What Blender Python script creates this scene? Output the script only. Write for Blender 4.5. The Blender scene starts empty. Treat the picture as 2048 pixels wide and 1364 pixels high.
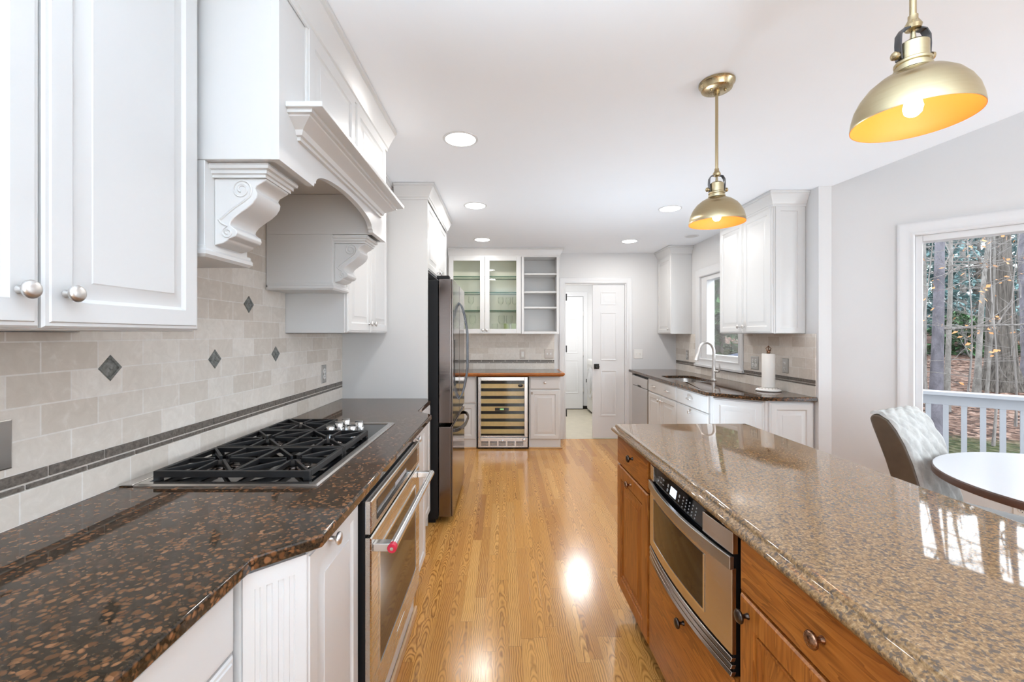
import bpy, bmesh, math, random
from mathutils import Vector, Matrix

sc = bpy.context.scene
COL = sc.collection
PI = math.pi

# ------------------------------------------------------------------ camera, world, big lights, exposure
cam_d = bpy.data.cameras.new('camera')
cam = bpy.data.objects.new('camera', cam_d)
COL.objects.link(cam)
cam.location = (0.0, 0.0, 1.37)
cam.rotation_euler = (PI / 2, 0, 0)
cam_d.sensor_fit = 'HORIZONTAL'
cam_d.sensor_width = 36.0
cam_d.lens = 36.0 * 865.0 / 2048.0
cam_d.shift_x = 16.0 / 2048.0
cam_d.shift_y = -13.0 / 2048.0
cam_d.clip_start = 0.02
cam_d.clip_end = 300
sc.camera = cam

world = bpy.data.worlds.new('overcast sky')
sc.world = world
world.use_nodes = True
wn = world.node_tree.nodes['Background']
wn.inputs['Color'].default_value = (0.87, 0.94, 1.0, 1)
wn.inputs['Strength'].default_value = 4.2

def area_light(name, loc, rot, sx, sy, power, color=(1, 1, 1)):
    d = bpy.data.lights.new(name, 'AREA')
    d.shape = 'RECTANGLE'; d.size = sx; d.size_y = sy; d.energy = power; d.color = color
    o = bpy.data.objects.new(name, d); COL.objects.link(o)
    o.location = loc; o.rotation_euler = rot
    return o
# unseen fill panel added behind the camera to brighten the room
CW = (0.68, 0.85, 1.0)
area_light('fill_behind', (0.9, -3.7, 1.0), (PI / 2, 0, 0), 4.8, 1.6, 14, CW)
# unseen fill panel added at the nook's side opening, right of the frame
area_light('fill_nook', (3.80, 0.45, 1.28), (0, PI / 2, 0), 1.4, 1.65, 6, CW)
# added ceiling fill lamps: two behind the camera, one hidden beyond the island
area_light('fill_ceiling', (0.08, -0.55, 0.40), (PI - 0.12, 0, 0), 0.8, 1.0, 40, CW).data.spread = math.radians(74)
area_light('fill_ceiling', (1.2, -2.3, 0.7), (PI - 0.35, 0, 0), 2.8, 2.2, 30, CW).data.spread = math.radians(105)
area_light('fill_ceiling', (1.02, 3.38, 0.25), (PI, 0, 0), 0.45, 0.45, 11, CW).data.spread = math.radians(140)

sc.view_settings.view_transform = 'Standard'
sc.view_settings.look = 'None'
sc.view_settings.gamma = 1
sc.view_settings.exposure = 0.67
sc.view_settings.use_curve_mapping = False
sc.cycles.use_denoising = True
sc.cycles.max_bounces = 10
sc.cycles.diffuse_bounces = 6
sc.cycles.glossy_bounces = 5
sc.cycles.transparent_max_bounces = 16
sc.cycles.sample_clamp_indirect = 6.0
sc.cycles.caustics_reflective = False
sc.cycles.caustics_refractive = False

# ------------------------------------------------------------------ node helpers
def lin(r, g, b):
    f = lambda c: (c / 255 / 12.92) if c / 255 <= 0.04045 else ((c / 255 + 0.055) / 1.055) ** 2.4
    return (f(r), f(g), f(b), 1.0)

class NT:
    def __init__(s, name):
        s.m = bpy.data.materials.new(name); s.m.use_nodes = True
        s.t = s.m.node_tree
        s.b = s.t.nodes['Principled BSDF']; s.out = s.t.nodes['Material Output']
    def n(s, kind, ins=None, **at):
        nd = s.t.nodes.new(kind)
        for k, v in at.items(): setattr(nd, k, v)
        for k, v in (ins or {}).items(): s.put(nd.inputs[k], v)
        return nd
    def put(s, sock, v):
        if hasattr(v, 'is_output'): s.t.links.new(v, sock)
        else: sock.default_value = v
    def ma(s, op, a, b=0.0, c=0.0):
        nd = s.n('ShaderNodeMath', operation=op)
        s.put(nd.inputs[0], a); s.put(nd.inputs[1], b); s.put(nd.inputs[2], c)
        return nd.outputs[0]
    def ramp(s, fac, stops, interp='LINEAR'):
        nd = s.n('ShaderNodeValToRGB'); cr = nd.color_ramp; cr.interpolation = interp
        while len(cr.elements) < len(stops): cr.elements.new(0.5)
        for e, (p, c) in zip(cr.elements, stops):
            e.position = p; e.color = c if len(c) == 4 else (*c, 1)
        s.put(nd.inputs[0], fac)
        return nd.outputs[0]
    def mix(s, fac, a, b, mode='MIX'):
        nd = s.n('ShaderNodeMix', data_type='RGBA', blend_type=mode)
        s.put(nd.inputs[0], fac); s.put(nd.inputs[6], a); s.put(nd.inputs[7], b)
        return nd.outputs[2]
    def noise(s, vec, scale, detail=2.0, rough=0.5, dist=0.0):
        nd = s.n('ShaderNodeTexNoise', {'Scale': scale, 'Detail': detail, 'Roughness': rough, 'Distortion': dist})
        if vec is not None: s.t.links.new(vec, nd.inputs['Vector'])
        return nd.outputs['Fac']
    def pos(s): return s.n('ShaderNodeNewGeometry').outputs['Position']
    def obj(s): return s.n('ShaderNodeTexCoord').outputs['Object']
    def scale(s, vec, v, loc=(0, 0, 0)):
        nd = s.n('ShaderNodeMapping', {'Scale': v, 'Location': loc}); s.t.links.new(vec, nd.inputs['Vector'])
        return nd.outputs[0]
    def bump(s, h, strength=0.2, dist=0.002):
        nd = s.n('ShaderNodeBump', {'Strength': strength, 'Distance': dist, 'Height': h})
        s.t.links.new(nd.outputs[0], s.b.inputs['Normal'])
    def set(s, **kw):
        names = dict(col='Base Color', rough='Roughness', metal='Metallic', ior='IOR', spec='Specular IOR Level',
                     coat='Coat Weight', coatr='Coat Roughness', em='Emission Color', ems='Emission Strength', aniso='Anisotropic')
        for k, v in kw.items(): s.put(s.b.inputs[names[k]], v)
        return s.m

def paint(name, c, rough=0.4, var=0.02, metal=0.0, spec=0.5, nscale=6.0, **kw):
    t = NT(name)
    f = t.noise(t.pos(), nscale, 3)
    a = tuple(max(0, x * (1 - var)) for x in c[:3]) + (1,)
    b = tuple(min(1, x * (1 + var)) for x in c[:3]) + (1,)
    return t.set(col=t.mix(f, a, b), rough=rough, metal=metal, spec=spec, **kw)

def brushed(name, c, rough, axis=(1, 1, 120), var=0.10, metal=1.0):
    t = NT(name)
    f = t.noise(t.scale(t.pos(), axis), 4.0, 4, 0.6)
    r = t.ma('MULTIPLY_ADD', f, 0.14, rough - 0.07)
    a = tuple(x * (1 - var) for x in c[:3]) + (1,)
    return t.set(col=t.mix(f, a, c), rough=r, metal=metal)

def emissive(name, c, s):
    t = NT(name); return t.set(col=c, em=c, ems=s)

def clear_glass(name, tint=(0.97, 0.99, 0.98, 1), ior=1.45, refl=1.0):
    t = NT(name)
    tr = t.n('ShaderNodeBsdfTransparent', {'Color': tint})
    gl = t.n('ShaderNodeBsdfGlossy', {'Roughness': 0.02, 'Color': (1, 1, 1, 1)})
    fr = t.n('ShaderNodeFresnel', {'IOR': ior})
    mx = t.n('ShaderNodeMixShader')
    t.t.links.new(t.ma('MULTIPLY', fr.outputs[0], refl), mx.inputs[0])
    t.t.links.new(tr.outputs[0], mx.inputs[1]); t.t.links.new(gl.outputs[0], mx.inputs[2])
    t.t.links.new(mx.outputs[0], t.out.inputs['Surface'])
    return t.m

M = {}
M['cab'] = paint('white cabinet paint', (0.66, 0.657, 0.65, 1), 0.32, 0.01)
M['wall'] = paint('pale wall paint', (0.70, 0.697, 0.695, 1), 0.6, 0.01)
M['ceil'] = paint('ceiling paint', (0.87, 0.893, 0.925, 1), 0.8, 0.01)
M['trim'] = paint('white trim paint', (0.72, 0.72, 0.725, 1), 0.3, 0.01)
M['hinge'] = paint('dark bronze metal', (0.03, 0.028, 0.026, 1), 0.4, 0.1, metal=0.6)
M['black'] = paint('black enamel', (0.008, 0.008, 0.009, 1), 0.4, 0.1, spec=0.25)
M['gloss_black'] = paint('black glass', (0.006, 0.006, 0.007, 1), 0.05, 0.1)
M['iron'] = paint('black cast iron', (0.008, 0.008, 0.009, 1), 0.45, 0.15)
M['steel'] = brushed('brushed stainless steel', (0.66, 0.64, 0.62, 1), 0.24, (1, 1, 120))
M['steel_y'] = brushed('stainless steel brushed sideways', (0.66, 0.64, 0.61, 1), 0.26, (60, 1, 60), 0.05)
M['steel_x'] = brushed('stainless steel brushed across', (0.64, 0.60, 0.57, 1), 0.24, (2, 2, 140))
M['chrome'] = brushed('polished chrome', (0.80, 0.80, 0.80, 1), 0.22, (1, 1, 1), 0.02)
M['nickel'] = brushed('satin nickel', (0.74, 0.72, 0.70, 1), 0.36, (30, 30, 30), 0.05)
M['dark_steel'] = brushed('black stainless steel', (0.25, 0.215, 0.20, 1), 0.14, (1, 1, 90))
M['dark_steel_trim'] = brushed('dark steel handle', (0.13, 0.135, 0.145, 1), 0.26, (30, 30, 5))
t = NT('brushed antique brass')
f = t.noise(t.scale(t.obj(), (3, 3, 260)), 4.0, 3, 0.6)
tg = t.n('ShaderNodeTangent', direction_type='RADIAL', axis='Z')
t.t.links.new(tg.outputs[0], t.b.inputs['Tangent'])
M['brass'] = t.set(col=t.mix(f, (0.44, 0.36, 0.21, 1), (0.56, 0.47, 0.31, 1)), rough=0.27, metal=1.0, aniso=0.9)
M['brass_rod'] = brushed('antique brass rod', (0.50, 0.40, 0.24, 1), 0.26, (60, 60, 4))
M['lining'] = paint('orange copper lining', (0.90, 0.28, 0.05, 1), 0.5, 0.03)
M['copper'] = brushed('antique copper knob', (0.34, 0.19, 0.12, 1), 0.28, (40, 40, 40), 0.3)
M['dark_knob'] = brushed('dark bronze knob', (0.10, 0.08, 0.07, 1), 0.3, (40, 40, 40), 0.3)
M['plate'] = brushed('steel cover plate', (0.50, 0.49, 0.47, 1), 0.3, (4, 4, 120))
M['plate_taupe'] = paint('taupe cover plate', (0.38, 0.33, 0.29, 1), 0.35, 0.04, metal=0.4)
M['plastic'] = paint('white plastic', (0.80, 0.79, 0.76, 1), 0.35, 0.01)
M['slot'] = paint('dark slot', (0.03, 0.03, 0.03, 1), 0.5, 0.1)
M['porcelain'] = paint('glazed white porcelain', (0.82, 0.80, 0.77, 1), 0.12, 0.02)
M['paper'] = paint('soft white paper', (0.86, 0.84, 0.80, 1), 0.9, 0.02, nscale=80)
M['pane'] = clear_glass('window glass', (1, 1, 1, 1), 1.3, 0.35)
M['cabpane'] = clear_glass('cabinet glass', (0.995, 1.0, 0.98, 1), 1.35, 0.7)
M['goblet'] = clear_glass('clear goblet glass', (0.985, 0.99, 0.98, 1), 1.25, 0.6)
M['tumbler'] = clear_glass('green tumbler glass', (0.92, 0.95, 0.80, 1), 1.25, 0.6)
M['shelfglass'] = clear_glass('shelf glass', (0.94, 0.985, 0.955, 1), 1.4, 0.5)
M['edgeglass'] = paint('green glass edge', (0.03, 0.10, 0.055, 1), 0.5, 0.05)
M['cream'] = paint('cream cabinet inside', (0.88, 0.87, 0.78, 1), 0.5, 0.01)
M['lamp'] = emissive('lit lamp lens', (1, 0.98, 0.95, 1), 9.0)
M['bulb'] = emissive('lit bulb', (1.0, 0.88, 0.68, 1), 24.0)
M['dim'] = paint('unlit lens', (0.62, 0.62, 0.62, 1), 0.5, 0.01)
M['lcd'] = emissive('lit display', (0.75, 0.84, 1.0, 1), 0.9)
M['lcdg'] = emissive('green display digits', (0.35, 0.75, 0.3, 1), 0.5)
M['legend'] = paint('pale printed legend', (0.40, 0.40, 0.42, 1), 0.4, 0.02)
M['red'] = paint('red enamel', (0.55, 0.02, 0.05, 1), 0.25, 0.03)
M['rack'] = paint('beech rack front', (0.86, 0.61, 0.27, 1), 0.45, 0.12, nscale=30)
M['laminate'] = paint('white laminate', (0.56, 0.57, 0.60, 1), 0.22, 0.01)
M['walnut'] = paint('brown table edge', (0.085, 0.045, 0.032, 1), 0.35, 0.3, nscale=20)
M['leather'] = paint('brown faux leather', (0.085, 0.062, 0.042, 1), 0.42, 0.4, nscale=14)
M['blue'] = paint('dark blue cover', (0.03, 0.05, 0.10, 1), 0.5, 0.1)
M['bluestrip'] = paint('pale blue label', (0.12, 0.20, 0.30, 1), 0.4, 0.05)
M['rail'] = paint('grey white deck paint', (0.25, 0.258, 0.275, 1), 0.5, 0.04)
M['shoe'] = paint('pale oak shoe moulding', (0.55, 0.36, 0.20, 1), 0.4, 0.1, nscale=30)

# quilted seat fabric
t = NT('pale grey quilted fabric')
p = t.obj()
f = t.noise(p, 14, 5, 0.65)
M['quilt'] = t.set(col=t.ramp(f, [(0.25, (0.26, 0.255, 0.24)), (0.75, (0.52, 0.52, 0.50))]), rough=0.6)

# oak strip floor: boards along Y, cathedral grain, one tone per board
t = NT('oak strip flooring')
xyz = t.n('ShaderNodeSeparateXYZ', {'Vector': t.pos()})
X, Y = xyz.outputs[0], xyz.outputs[1]
u = t.ma('DIVIDE', t.ma('ADD', X, 3.0), 0.057)
iu = t.ma('FLOOR', u); fu = t.ma('SUBTRACT', t.ma('FRACT', u), 0.5)
r1 = t.n('ShaderNodeTexWhiteNoise', {'W': iu}, noise_dimensions='1D').outputs[0]
v = t.ma('DIVIDE', t.ma('ADD', Y, t.ma('MULTIPLY', r1, 7.3)), 0.82)
iv = t.ma('FLOOR', v); fv = t.ma('FRACT', v)
idv = t.n('ShaderNodeCombineXYZ', {0: iu, 1: iv, 2: 0.0}).outputs[0]
wn2 = t.n('ShaderNodeTexWhiteNoise', {'Vector': idv}, noise_dimensions='3D')
rs = t.n('ShaderNodeSeparateColor', {'Color': wn2.outputs[1]})
ra, rb, rc = rs.outputs[0], rs.outputs[1], rs.outputs[2]
gv = t.n('ShaderNodeCombineXYZ', {0: t.ma('MULTIPLY', u, 0.55), 1: t.ma('MULTIPLY', Y, 5.0), 2: t.ma('MULTIPLY', ra, 60.0)}).outputs[0]
n1 = t.noise(gv, 1.0, 2.5, 0.5)
du = t.ma('SUBTRACT', fu, t.ma('MULTIPLY', t.ma('SUBTRACT', rb, 0.5), 0.7))
cath = t.ma('ADD', t.ma('MULTIPLY', t.ma('MULTIPLY', du, du), 10.0),
            t.ma('ADD', t.ma('MULTIPLY', Y, t.ma('MULTIPLY_ADD', rc, 7.0, 3.0)), t.ma('MULTIPLY', n1, 8.0)))
strt = t.ma('ADD', t.ma('MULTIPLY', du, 6.0), t.ma('MULTIPLY', n1, 4.5))
sel = t.ma('GREATER_THAN', ra, 0.42)
val = t.ma('ADD', t.ma('MULTIPLY', cath, sel), t.ma('MULTIPLY', strt, t.ma('SUBTRACT', 1.0, sel)))
saw = t.ma('POWER', t.ma('PINGPONG', val, 0.5), 1.7)
saw = t.ma('MULTIPLY', saw, 3.3)
gsel = t.ma('MULTIPLY_ADD', rc, 0.5, 0.65)
pores = t.noise(t.n('ShaderNodeCombineXYZ', {0: t.ma('MULTIPLY', X, 420.0), 1: t.ma('MULTIPLY', Y, 16.0), 2: ra}).outputs[0], 1.0, 2, 0.6)
dark = t.ma('MINIMUM', t.ma('MULTIPLY', t.ma('MULTIPLY', saw, gsel), t.ma('MULTIPLY_ADD', pores, 1.1, 0.35)), 1.0)
board = t.ramp(rb, [(0.0, (0.50, 0.222, 0.055)), (0.25, (0.66, 0.325, 0.080)), (0.7, (0.72, 0.365, 0.095)), (1.0, (0.79, 0.435, 0.130))])
board = t.mix(t.ma('MULTIPLY', pores, 0.35), board, (0.30, 0.14, 0.045, 1))
col = t.mix(t.ma('MULTIPLY', dark, 0.85), board, (0.19, 0.074, 0.017, 1))
gap = t.ma('MAXIMUM', t.ma('GREATER_THAN', t.ma('ABSOLUTE', fu), 0.488), t.ma('LESS_THAN', fv, 0.0028))
col = t.mix(t.ma('MULTIPLY', gap, 0.45), col, (0.12, 0.05, 0.02, 1))
t.bump(t.ma('SUBTRACT', t.ma('MULTIPLY', dark, -0.2), gap), 0.12, 0.001)
M['floor'] = t.set(col=col, rough=t.ma('MULTIPLY_ADD', pores, 0.10, 0.13), spec=0.5)

# stained oak of the island (grain along Z, or along Y for drawer fronts)
def oak(name, axis):
    t = NT(name)
    p = t.pos()
    w = t.noise(t.scale(p, axis), 1.0, 3, 0.55, 0.6)
    g = t.ma('FRACT', t.ma('MULTIPLY', w, 7.0))
    fine = t.noise(t.scale(p, tuple(a * 5 for a in axis)), 1.0, 3, 0.6)
    c = t.ramp(t.ma('MULTIPLY_ADD', g, 0.45, t.ma('MULTIPLY', fine, 0.55)),
               [(0.2, lin(184, 116, 50)), (0.55, lin(160, 93, 35)), (0.9, lin(114, 60, 20))])
    return t.set(col=c, rough=0.32, spec=0.45)
M['oak_v'] = oak('stained oak upright grain', (26, 26, 2.2))
M['oak_h'] = oak('stained oak lengthwise grain', (26, 2.2, 26))
M['oak_x'] = oak('stained oak edge strip', (2.2, 26, 26))
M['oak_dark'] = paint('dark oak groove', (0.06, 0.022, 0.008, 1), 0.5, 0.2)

# brown granite
t = NT('polished brown granite')
p = t.pos()
nn = t.n('ShaderNodeTexNoise', {'Scale': 40.0, 'Detail': 2.0}); t.t.links.new(p, nn.inputs['Vector'])
wp = t.n('ShaderNodeVectorMath', operation='MULTIPLY_ADD')
t.t.links.new(nn.outputs['Color'], wp.inputs[0]); wp.inputs[1].default_value = (0.016,) * 3; t.t.links.new(p, wp.inputs[2])
vo = t.n('ShaderNodeTexVoronoi', {'Scale': 84.0, 'Randomness': 1.0}, feature='F1'); t.t.links.new(wp.outputs[0], vo.inputs['Vector'])
cr = t.n('ShaderNodeSeparateColor', {'Color': vo.outputs['Color']})
edge = t.ma('SUBTRACT', t.ma('MULTIPLY_ADD', cr.outputs[0], 0.45, 0.30), vo.outputs['Distance'])
fac = t.ma('MULTIPLY', t.ramp(edge, [(0.0, (0, 0, 0)), (0.26, (1, 1, 1))]), t.ramp(t.noise(p, 26.0, 2, 0.5), [(0.30, (0.35,) * 3), (0.5, (1, 1, 1))]))
tone = t.ramp(cr.outputs[1], [(0.0, (0.085, 0.038, 0.017)), (0.5, (0.165, 0.070, 0.028)), (1.0, (0.27, 0.125, 0.058))])
base = t.ramp(t.noise(p, 150.0, 3, 0.6), [(0.36, (0.014, 0.011, 0.008)), (0.58, (0.042, 0.028, 0.017)), (0.72, (0.09, 0.048, 0.024))])
M['granite'] = t.set(col=t.mix(fac, base, tone), rough=0.05, ior=1.46)

# golden island granite
t = NT('polished golden granite')
p = t.pos()
n1 = t.noise(p, 150.0, 3, 0.62)
n2 = t.noise(p, 240.0, 3, 0.6)
n3 = t.noise(p, 22.0, 3, 0.6)
n4 = t.noise(p, 120.0, 2, 0.5, 0.4)
c = t.ramp(n1, [(0.32, (0.105, 0.062, 0.030)), (0.45, (0.225, 0.128, 0.055)), (0.55, (0.315, 0.185, 0.083)), (0.70, (0.47, 0.31, 0.16))])
c = t.mix(t.ramp(n4, [(0.545, (0, 0, 0)), (0.60, (0.9,) * 3)]), c, (0.060, 0.050, 0.047, 1))
c = t.mix(t.ramp(n2, [(0.58, (0, 0, 0)), (0.66, (0.8,) * 3)]), c, (0.10, 0.075, 0.06, 1))
c = t.mix(t.ma('MULTIPLY', n3, 0.4), c, (0.22, 0.140, 0.072, 1))
M['gold'] = t.set(col=c, rough=0.04, ior=1.62)

# tumbled stone tile (UV in metres, running bond)
def tile_mat(name, c1, c2, grout):
    t = NT(name)
    uv = t.n('ShaderNodeTexCoord').outputs['UV']
    br = t.n('ShaderNodeTexBrick', {'Color1': c1, 'Color2': c2, 'Mortar': grout, 'Scale': 1.0, 'Mortar Size': 0.0022,
                                    'Mortar Smooth': 0.2, 'Bias': -0.1, 'Brick Width': 0.153, 'Row Height': 0.0785})
    br.offset = 0.5
    t.t.links.new(uv, br.inputs['Vector'])
    n = t.noise(t.pos(), 22.0, 5, 0.65, 1.2)
    n2 = t.noise(t.pos(), 5.0, 3, 0.6)
    col = t.mix(t.ramp(n, [(0.35, (0.25,) * 3), (0.7, (0, 0, 0))]), br.outputs['Color'], (0.45, 0.39, 0.33, 1))
    col = t.mix(t.ramp(n, [(0.58, (0, 0, 0)), (0.72, (0.35,) * 3)]), col, (0.80, 0.77, 0.73, 1))
    t.bump(t.ma('MULTIPLY_ADD', br.outputs['Fac'], -1.0, t.ma('MULTIPLY', n, 0.3)), 0.35, 0.002)
    return t.set(col=col, rough=0.55, spec=0.35)
M['tile'] = tile_mat('tumbled travertine tile', (0.84, 0.795, 0.735, 1), (0.66, 0.595, 0.52, 1), (0.85, 0.82, 0.78, 1))
t = NT('dark stone border tile')
M['liner'] = t.set(col=t.ramp(t.noise(t.pos(), 90, 4, 0.7), [(0.3, (0.075, 0.062, 0.052)), (0.75, (0.25, 0.22, 0.19))]), rough=0.4)
t = NT('pewter diamond tile')
M['pewter'] = t.set(col=t.ramp(t.noise(t.pos(), 70, 3, 0.6), [(0.3, (0.09, 0.095, 0.088)), (0.7, (0.27, 0.28, 0.265))]), rough=0.4, metal=0.15)
M['grout'] = paint('pale grout', (0.70, 0.66, 0.60, 1), 0.7, 0.03, nscale=40)
M['vinyl'] = paint('beige vinyl floor', (0.48, 0.43, 0.33, 1), 0.35, 0.16, nscale=9)

# outside
t = NT('leaf litter')
p = t.pos()
vo = t.n('ShaderNodeTexVoronoi', {'Scale': 12.0, 'Randomness': 1.0}); t.t.links.new(t.scale(p, (1, 1, 2.0)), vo.inputs['Vector'])
cs = t.n('ShaderNodeSeparateColor', {'Color': vo.outputs['Color']})
c = t.ramp(cs.outputs[0], [(0.0, (0.0213, 0.0144, 0.0128)), (0.3, (0.0724, 0.0409, 0.0307)), (0.65, (0.1617, 0.0979, 0.0749)), (1.0, (0.2554, 0.1788, 0.1447))])
moss = t.ramp(t.noise(p, 0.55, 2), [(0.52, (0, 0, 0)), (0.64, (1, 1, 1))])
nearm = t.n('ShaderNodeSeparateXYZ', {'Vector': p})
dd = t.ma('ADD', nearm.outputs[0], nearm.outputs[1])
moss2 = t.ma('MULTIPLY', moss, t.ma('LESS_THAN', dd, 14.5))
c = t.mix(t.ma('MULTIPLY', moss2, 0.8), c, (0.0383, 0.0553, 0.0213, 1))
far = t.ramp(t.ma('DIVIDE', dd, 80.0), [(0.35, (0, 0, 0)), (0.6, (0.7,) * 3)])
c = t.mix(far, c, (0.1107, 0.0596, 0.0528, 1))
t.bump(vo.outputs['Distance'], 1.0, 0.15)
M['leaves'] = t.set(col=c, rough=0.9, spec=0.1)
def bark(name, c1, c2, sc_=(34, 34, 2.2)):
    t = NT(name)
    n = t.noise(t.scale(t.pos(), sc_), 1.0, 4, 0.65, 0.4)
    t.bump(n, 0.9, 0.05)
    return t.set(col=t.ramp(n, [(0.32, c1), (0.68, c2)]), rough=0.95, spec=0.1)
M['bark_oak'] = bark('ridged oak bark', (0.0234, 0.0202, 0.0181), (0.1330, 0.1191, 0.1064))
M['bark_grey'] = bark('smooth grey bark', (0.0617, 0.0574, 0.0659), (0.1330, 0.1256, 0.1436), (6, 6, 3))
M['bark_pale'] = bark('pale grey bark', (0.0851, 0.0787, 0.0724), (0.1809, 0.1702, 0.1596), (9, 9, 4))
M['twig'] = bark('pale twig bark', (0.1170, 0.1064, 0.1011), (0.2234, 0.2075, 0.1968))
M['needles'] = paint('blue green needles', (0.1383, 0.2341, 0.2394, 1), 0.8, 0.5, nscale=2.5)
M['needles2'] = paint('deep green leaves', (0.0532, 0.1330, 0.0479, 1), 0.7, 0.6, nscale=4)
M['orange_leaf'] = paint('dry orange leaves', (0.3192, 0.1383, 0.0426, 1), 0.7, 0.3, nscale=9)
M['siding'] = paint('far house siding', (0.1064, 0.1064, 0.1277, 1), 0.7, 0.1)

# ------------------------------------------------------------------ mesh helpers
OFF = {}
XA, YA, ZA = Vector((1, 0, 0)), Vector((0, 1, 0)), Vector((0, 0, 1))

class MB:
    def __init__(s, xf=None):
        s.v = []; s.f = []; s.mi = []; s.uv = None; s.xf = xf; s.cur = 0
    def add(s, vs, fs):
        o = len(s.v)
        for p in vs:
            p = Vector(p)
            s.v.append(s.xf(p) if s.xf else p)
        for f in fs:
            s.f.append([i + o for i in f]); s.mi.append(s.cur)
        return s
    def box(s, x0, x1, y0, y1, z0, z1):
        return s.add([(x0, y0, z0), (x1, y0, z0), (x1, y1, z0), (x0, y1, z0), (x0, y0, z1), (x1, y0, z1), (x1, y1, z1), (x0, y1, z1)],
                     [(0, 3, 2, 1), (4, 5, 6, 7), (0, 1, 5, 4), (1, 2, 6, 5), (2, 3, 7, 6), (3, 0, 4, 7)])
    def slab(s, poly, z0, z1):
        n = len(poly)
        return s.add([(x, y, z0) for x, y in poly] + [(x, y, z1) for x, y in poly],
                     [tuple(range(n))[::-1], tuple(range(n, 2 * n))] + [(i, (i + 1) % n, n + (i + 1) % n, n + i) for i in range(n)])
    def prism(s, pts0, pts1):
        n = len(pts0)
        return s.add(list(pts0) + list(pts1), [tuple(range(n))[::-1], tuple(range(n, 2 * n))] + [(i, (i + 1) % n, n + (i + 1) % n, n + i) for i in range(n)])
    def rings(s, rr, cap0=True, cap1=True, closed=True):
        n = len(rr[0]); vs = [p for r in rr for p in r]; fs = []
        for k in range(len(rr) - 1):
            for i in range(n if closed else n - 1):
                j = (i + 1) % n
                fs.append((k * n + i, k * n + j, (k + 1) * n + j, (k + 1) * n + i))
        if cap0: fs.append(tuple(range(n))[::-1])
        if cap1: fs.append(tuple(range((len(rr) - 1) * n, len(rr) * n)))
        return s.add(vs, fs)
    def lathe(s, o, ax, prof, n=28, cap0=True, cap1=True):
        o = Vector(o); ax = Vector(ax).normalized()
        a = ax.orthogonal().normalized(); b = ax.cross(a)
        rr = [[o + ax * h + (a * math.cos(2 * PI * i / n) + b * math.sin(2 * PI * i / n)) * max(r, 1e-5) for i in range(n)] for r, h in prof]
        return s.rings(rr, cap0, cap1)
    def cyl(s, p0, p1, r0, r1=None, n=20):
        p0 = Vector(p0); d = Vector(p1) - p0
        return s.lathe(p0, d, [(r0, 0), (r0 if r1 is None else r1, d.length)], n)
    def ball(s, c, r, n=14, sx=1.0):
        return s.lathe(Vector(c) - ZA * r * sx, ZA, [(r * math.sin(PI * k / 8), r * sx * (1 - math.cos(PI * k / 8))) for k in range(9)], n)
    def tube(s, pts, r, n=10):
        pts = [Vector(p) for p in pts]; m = len(pts)
        rad = r if isinstance(r, (list, tuple)) else [r] * m
        T = [(pts[min(i + 1, m - 1)] - pts[max(i - 1, 0)]).normalized() for i in range(m)]
        a = T[0].orthogonal().normalized(); rr = []
        for i in range(m):
            a = (a - T[i] * a.dot(T[i])).normalized(); b = T[i].cross(a)
            rr.append([pts[i] + (a * math.cos(2 * PI * k / n) + b * math.sin(2 * PI * k / n)) * rad[i] for k in range(n)])
        return s.rings(rr)
    def panel(s, O, U, N, w, h, t, rg):
        # a board lying in the plane through O with raised or sunk nested rectangles (inset, depth); t = thickness behind
        O = Vector(O); U = Vector(U); N = Vector(N)
        def rect(i, d): return [O + U * a + ZA * b + N * d for a, b in ((i, i), (w - i, i), (w - i, h - i), (i, h - i))]
        return s.rings([rect(0, -t)] + [rect(i, d) for i, d in rg])
    def sweep(s, path, prof, side=1):
        # moulding: profile (out, z) carried along a plan polyline; side=+1 puts it on the right of the walking direction
        P = [Vector((x, y, 0)) for x, y in path]; m = len(P); rr = []
        for i in range(m):
            ns = []
            for a, b in ((i - 1, i), (i, i + 1)):
                if 0 <= a and b < m:
                    d = (P[b] - P[a]).normalized(); ns.append(Vector((d.y, -d.x, 0)) * side)
            nrm = ns[0] if len(ns) == 1 else (ns[0] + ns[1]) / (1 + ns[0].dot(ns[1]))
            rr.append([P[i] + nrm * o + ZA * z for o, z in prof])
        return s.rings(rr)
    def build(s, name, mat, parent=None, bevel=0.0, smooth=38, seg=2, uvf=None):
        if parent is None:
            xs = [p.x for p in s.v]; ys = [p.y for p in s.v]; zs = [p.z for p in s.v]
            off = Vector(((min(xs) + max(xs)) / 2, (min(ys) + max(ys)) / 2, min(zs)))
        else: off = OFF[parent.name]
        me = bpy.data.meshes.new(name)
        me.from_pydata([tuple(p - off) for p in s.v], [], s.f)
        mats = mat if isinstance(mat, (list, tuple)) else [mat]
        for m in mats: me.materials.append(M[m] if isinstance(m, str) else m)
        me.polygons.foreach_set('material_index', s.mi)
        bm = bmesh.new(); bm.from_mesh(me)
        bmesh.ops.recalc_face_normals(bm, faces=bm.faces)
        bm.to_mesh(me); bm.free()
        if uvf:
            ul = me.uv_layers.new(name='metres')
            for lp in me.loops: ul.data[lp.index].uv = uvf(me.vertices[lp.vertex_index].co + off)
        if smooth:
            me.shade_smooth(); me.set_sharp_from_angle(angle=math.radians(smooth))
        o = bpy.data.objects.new(name, me); COL.objects.link(o)
        if parent is None: o.location = off
        else: o.parent = parent
        OFF[o.name] = off
        if bevel:
            b = o.modifiers.new('bevel', 'BEVEL'); b.width = bevel; b.segments = seg; b.limit_method = 'ANGLE'; b.angle_limit = math.radians(40)
            b.harden_normals = True
        return o

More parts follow.
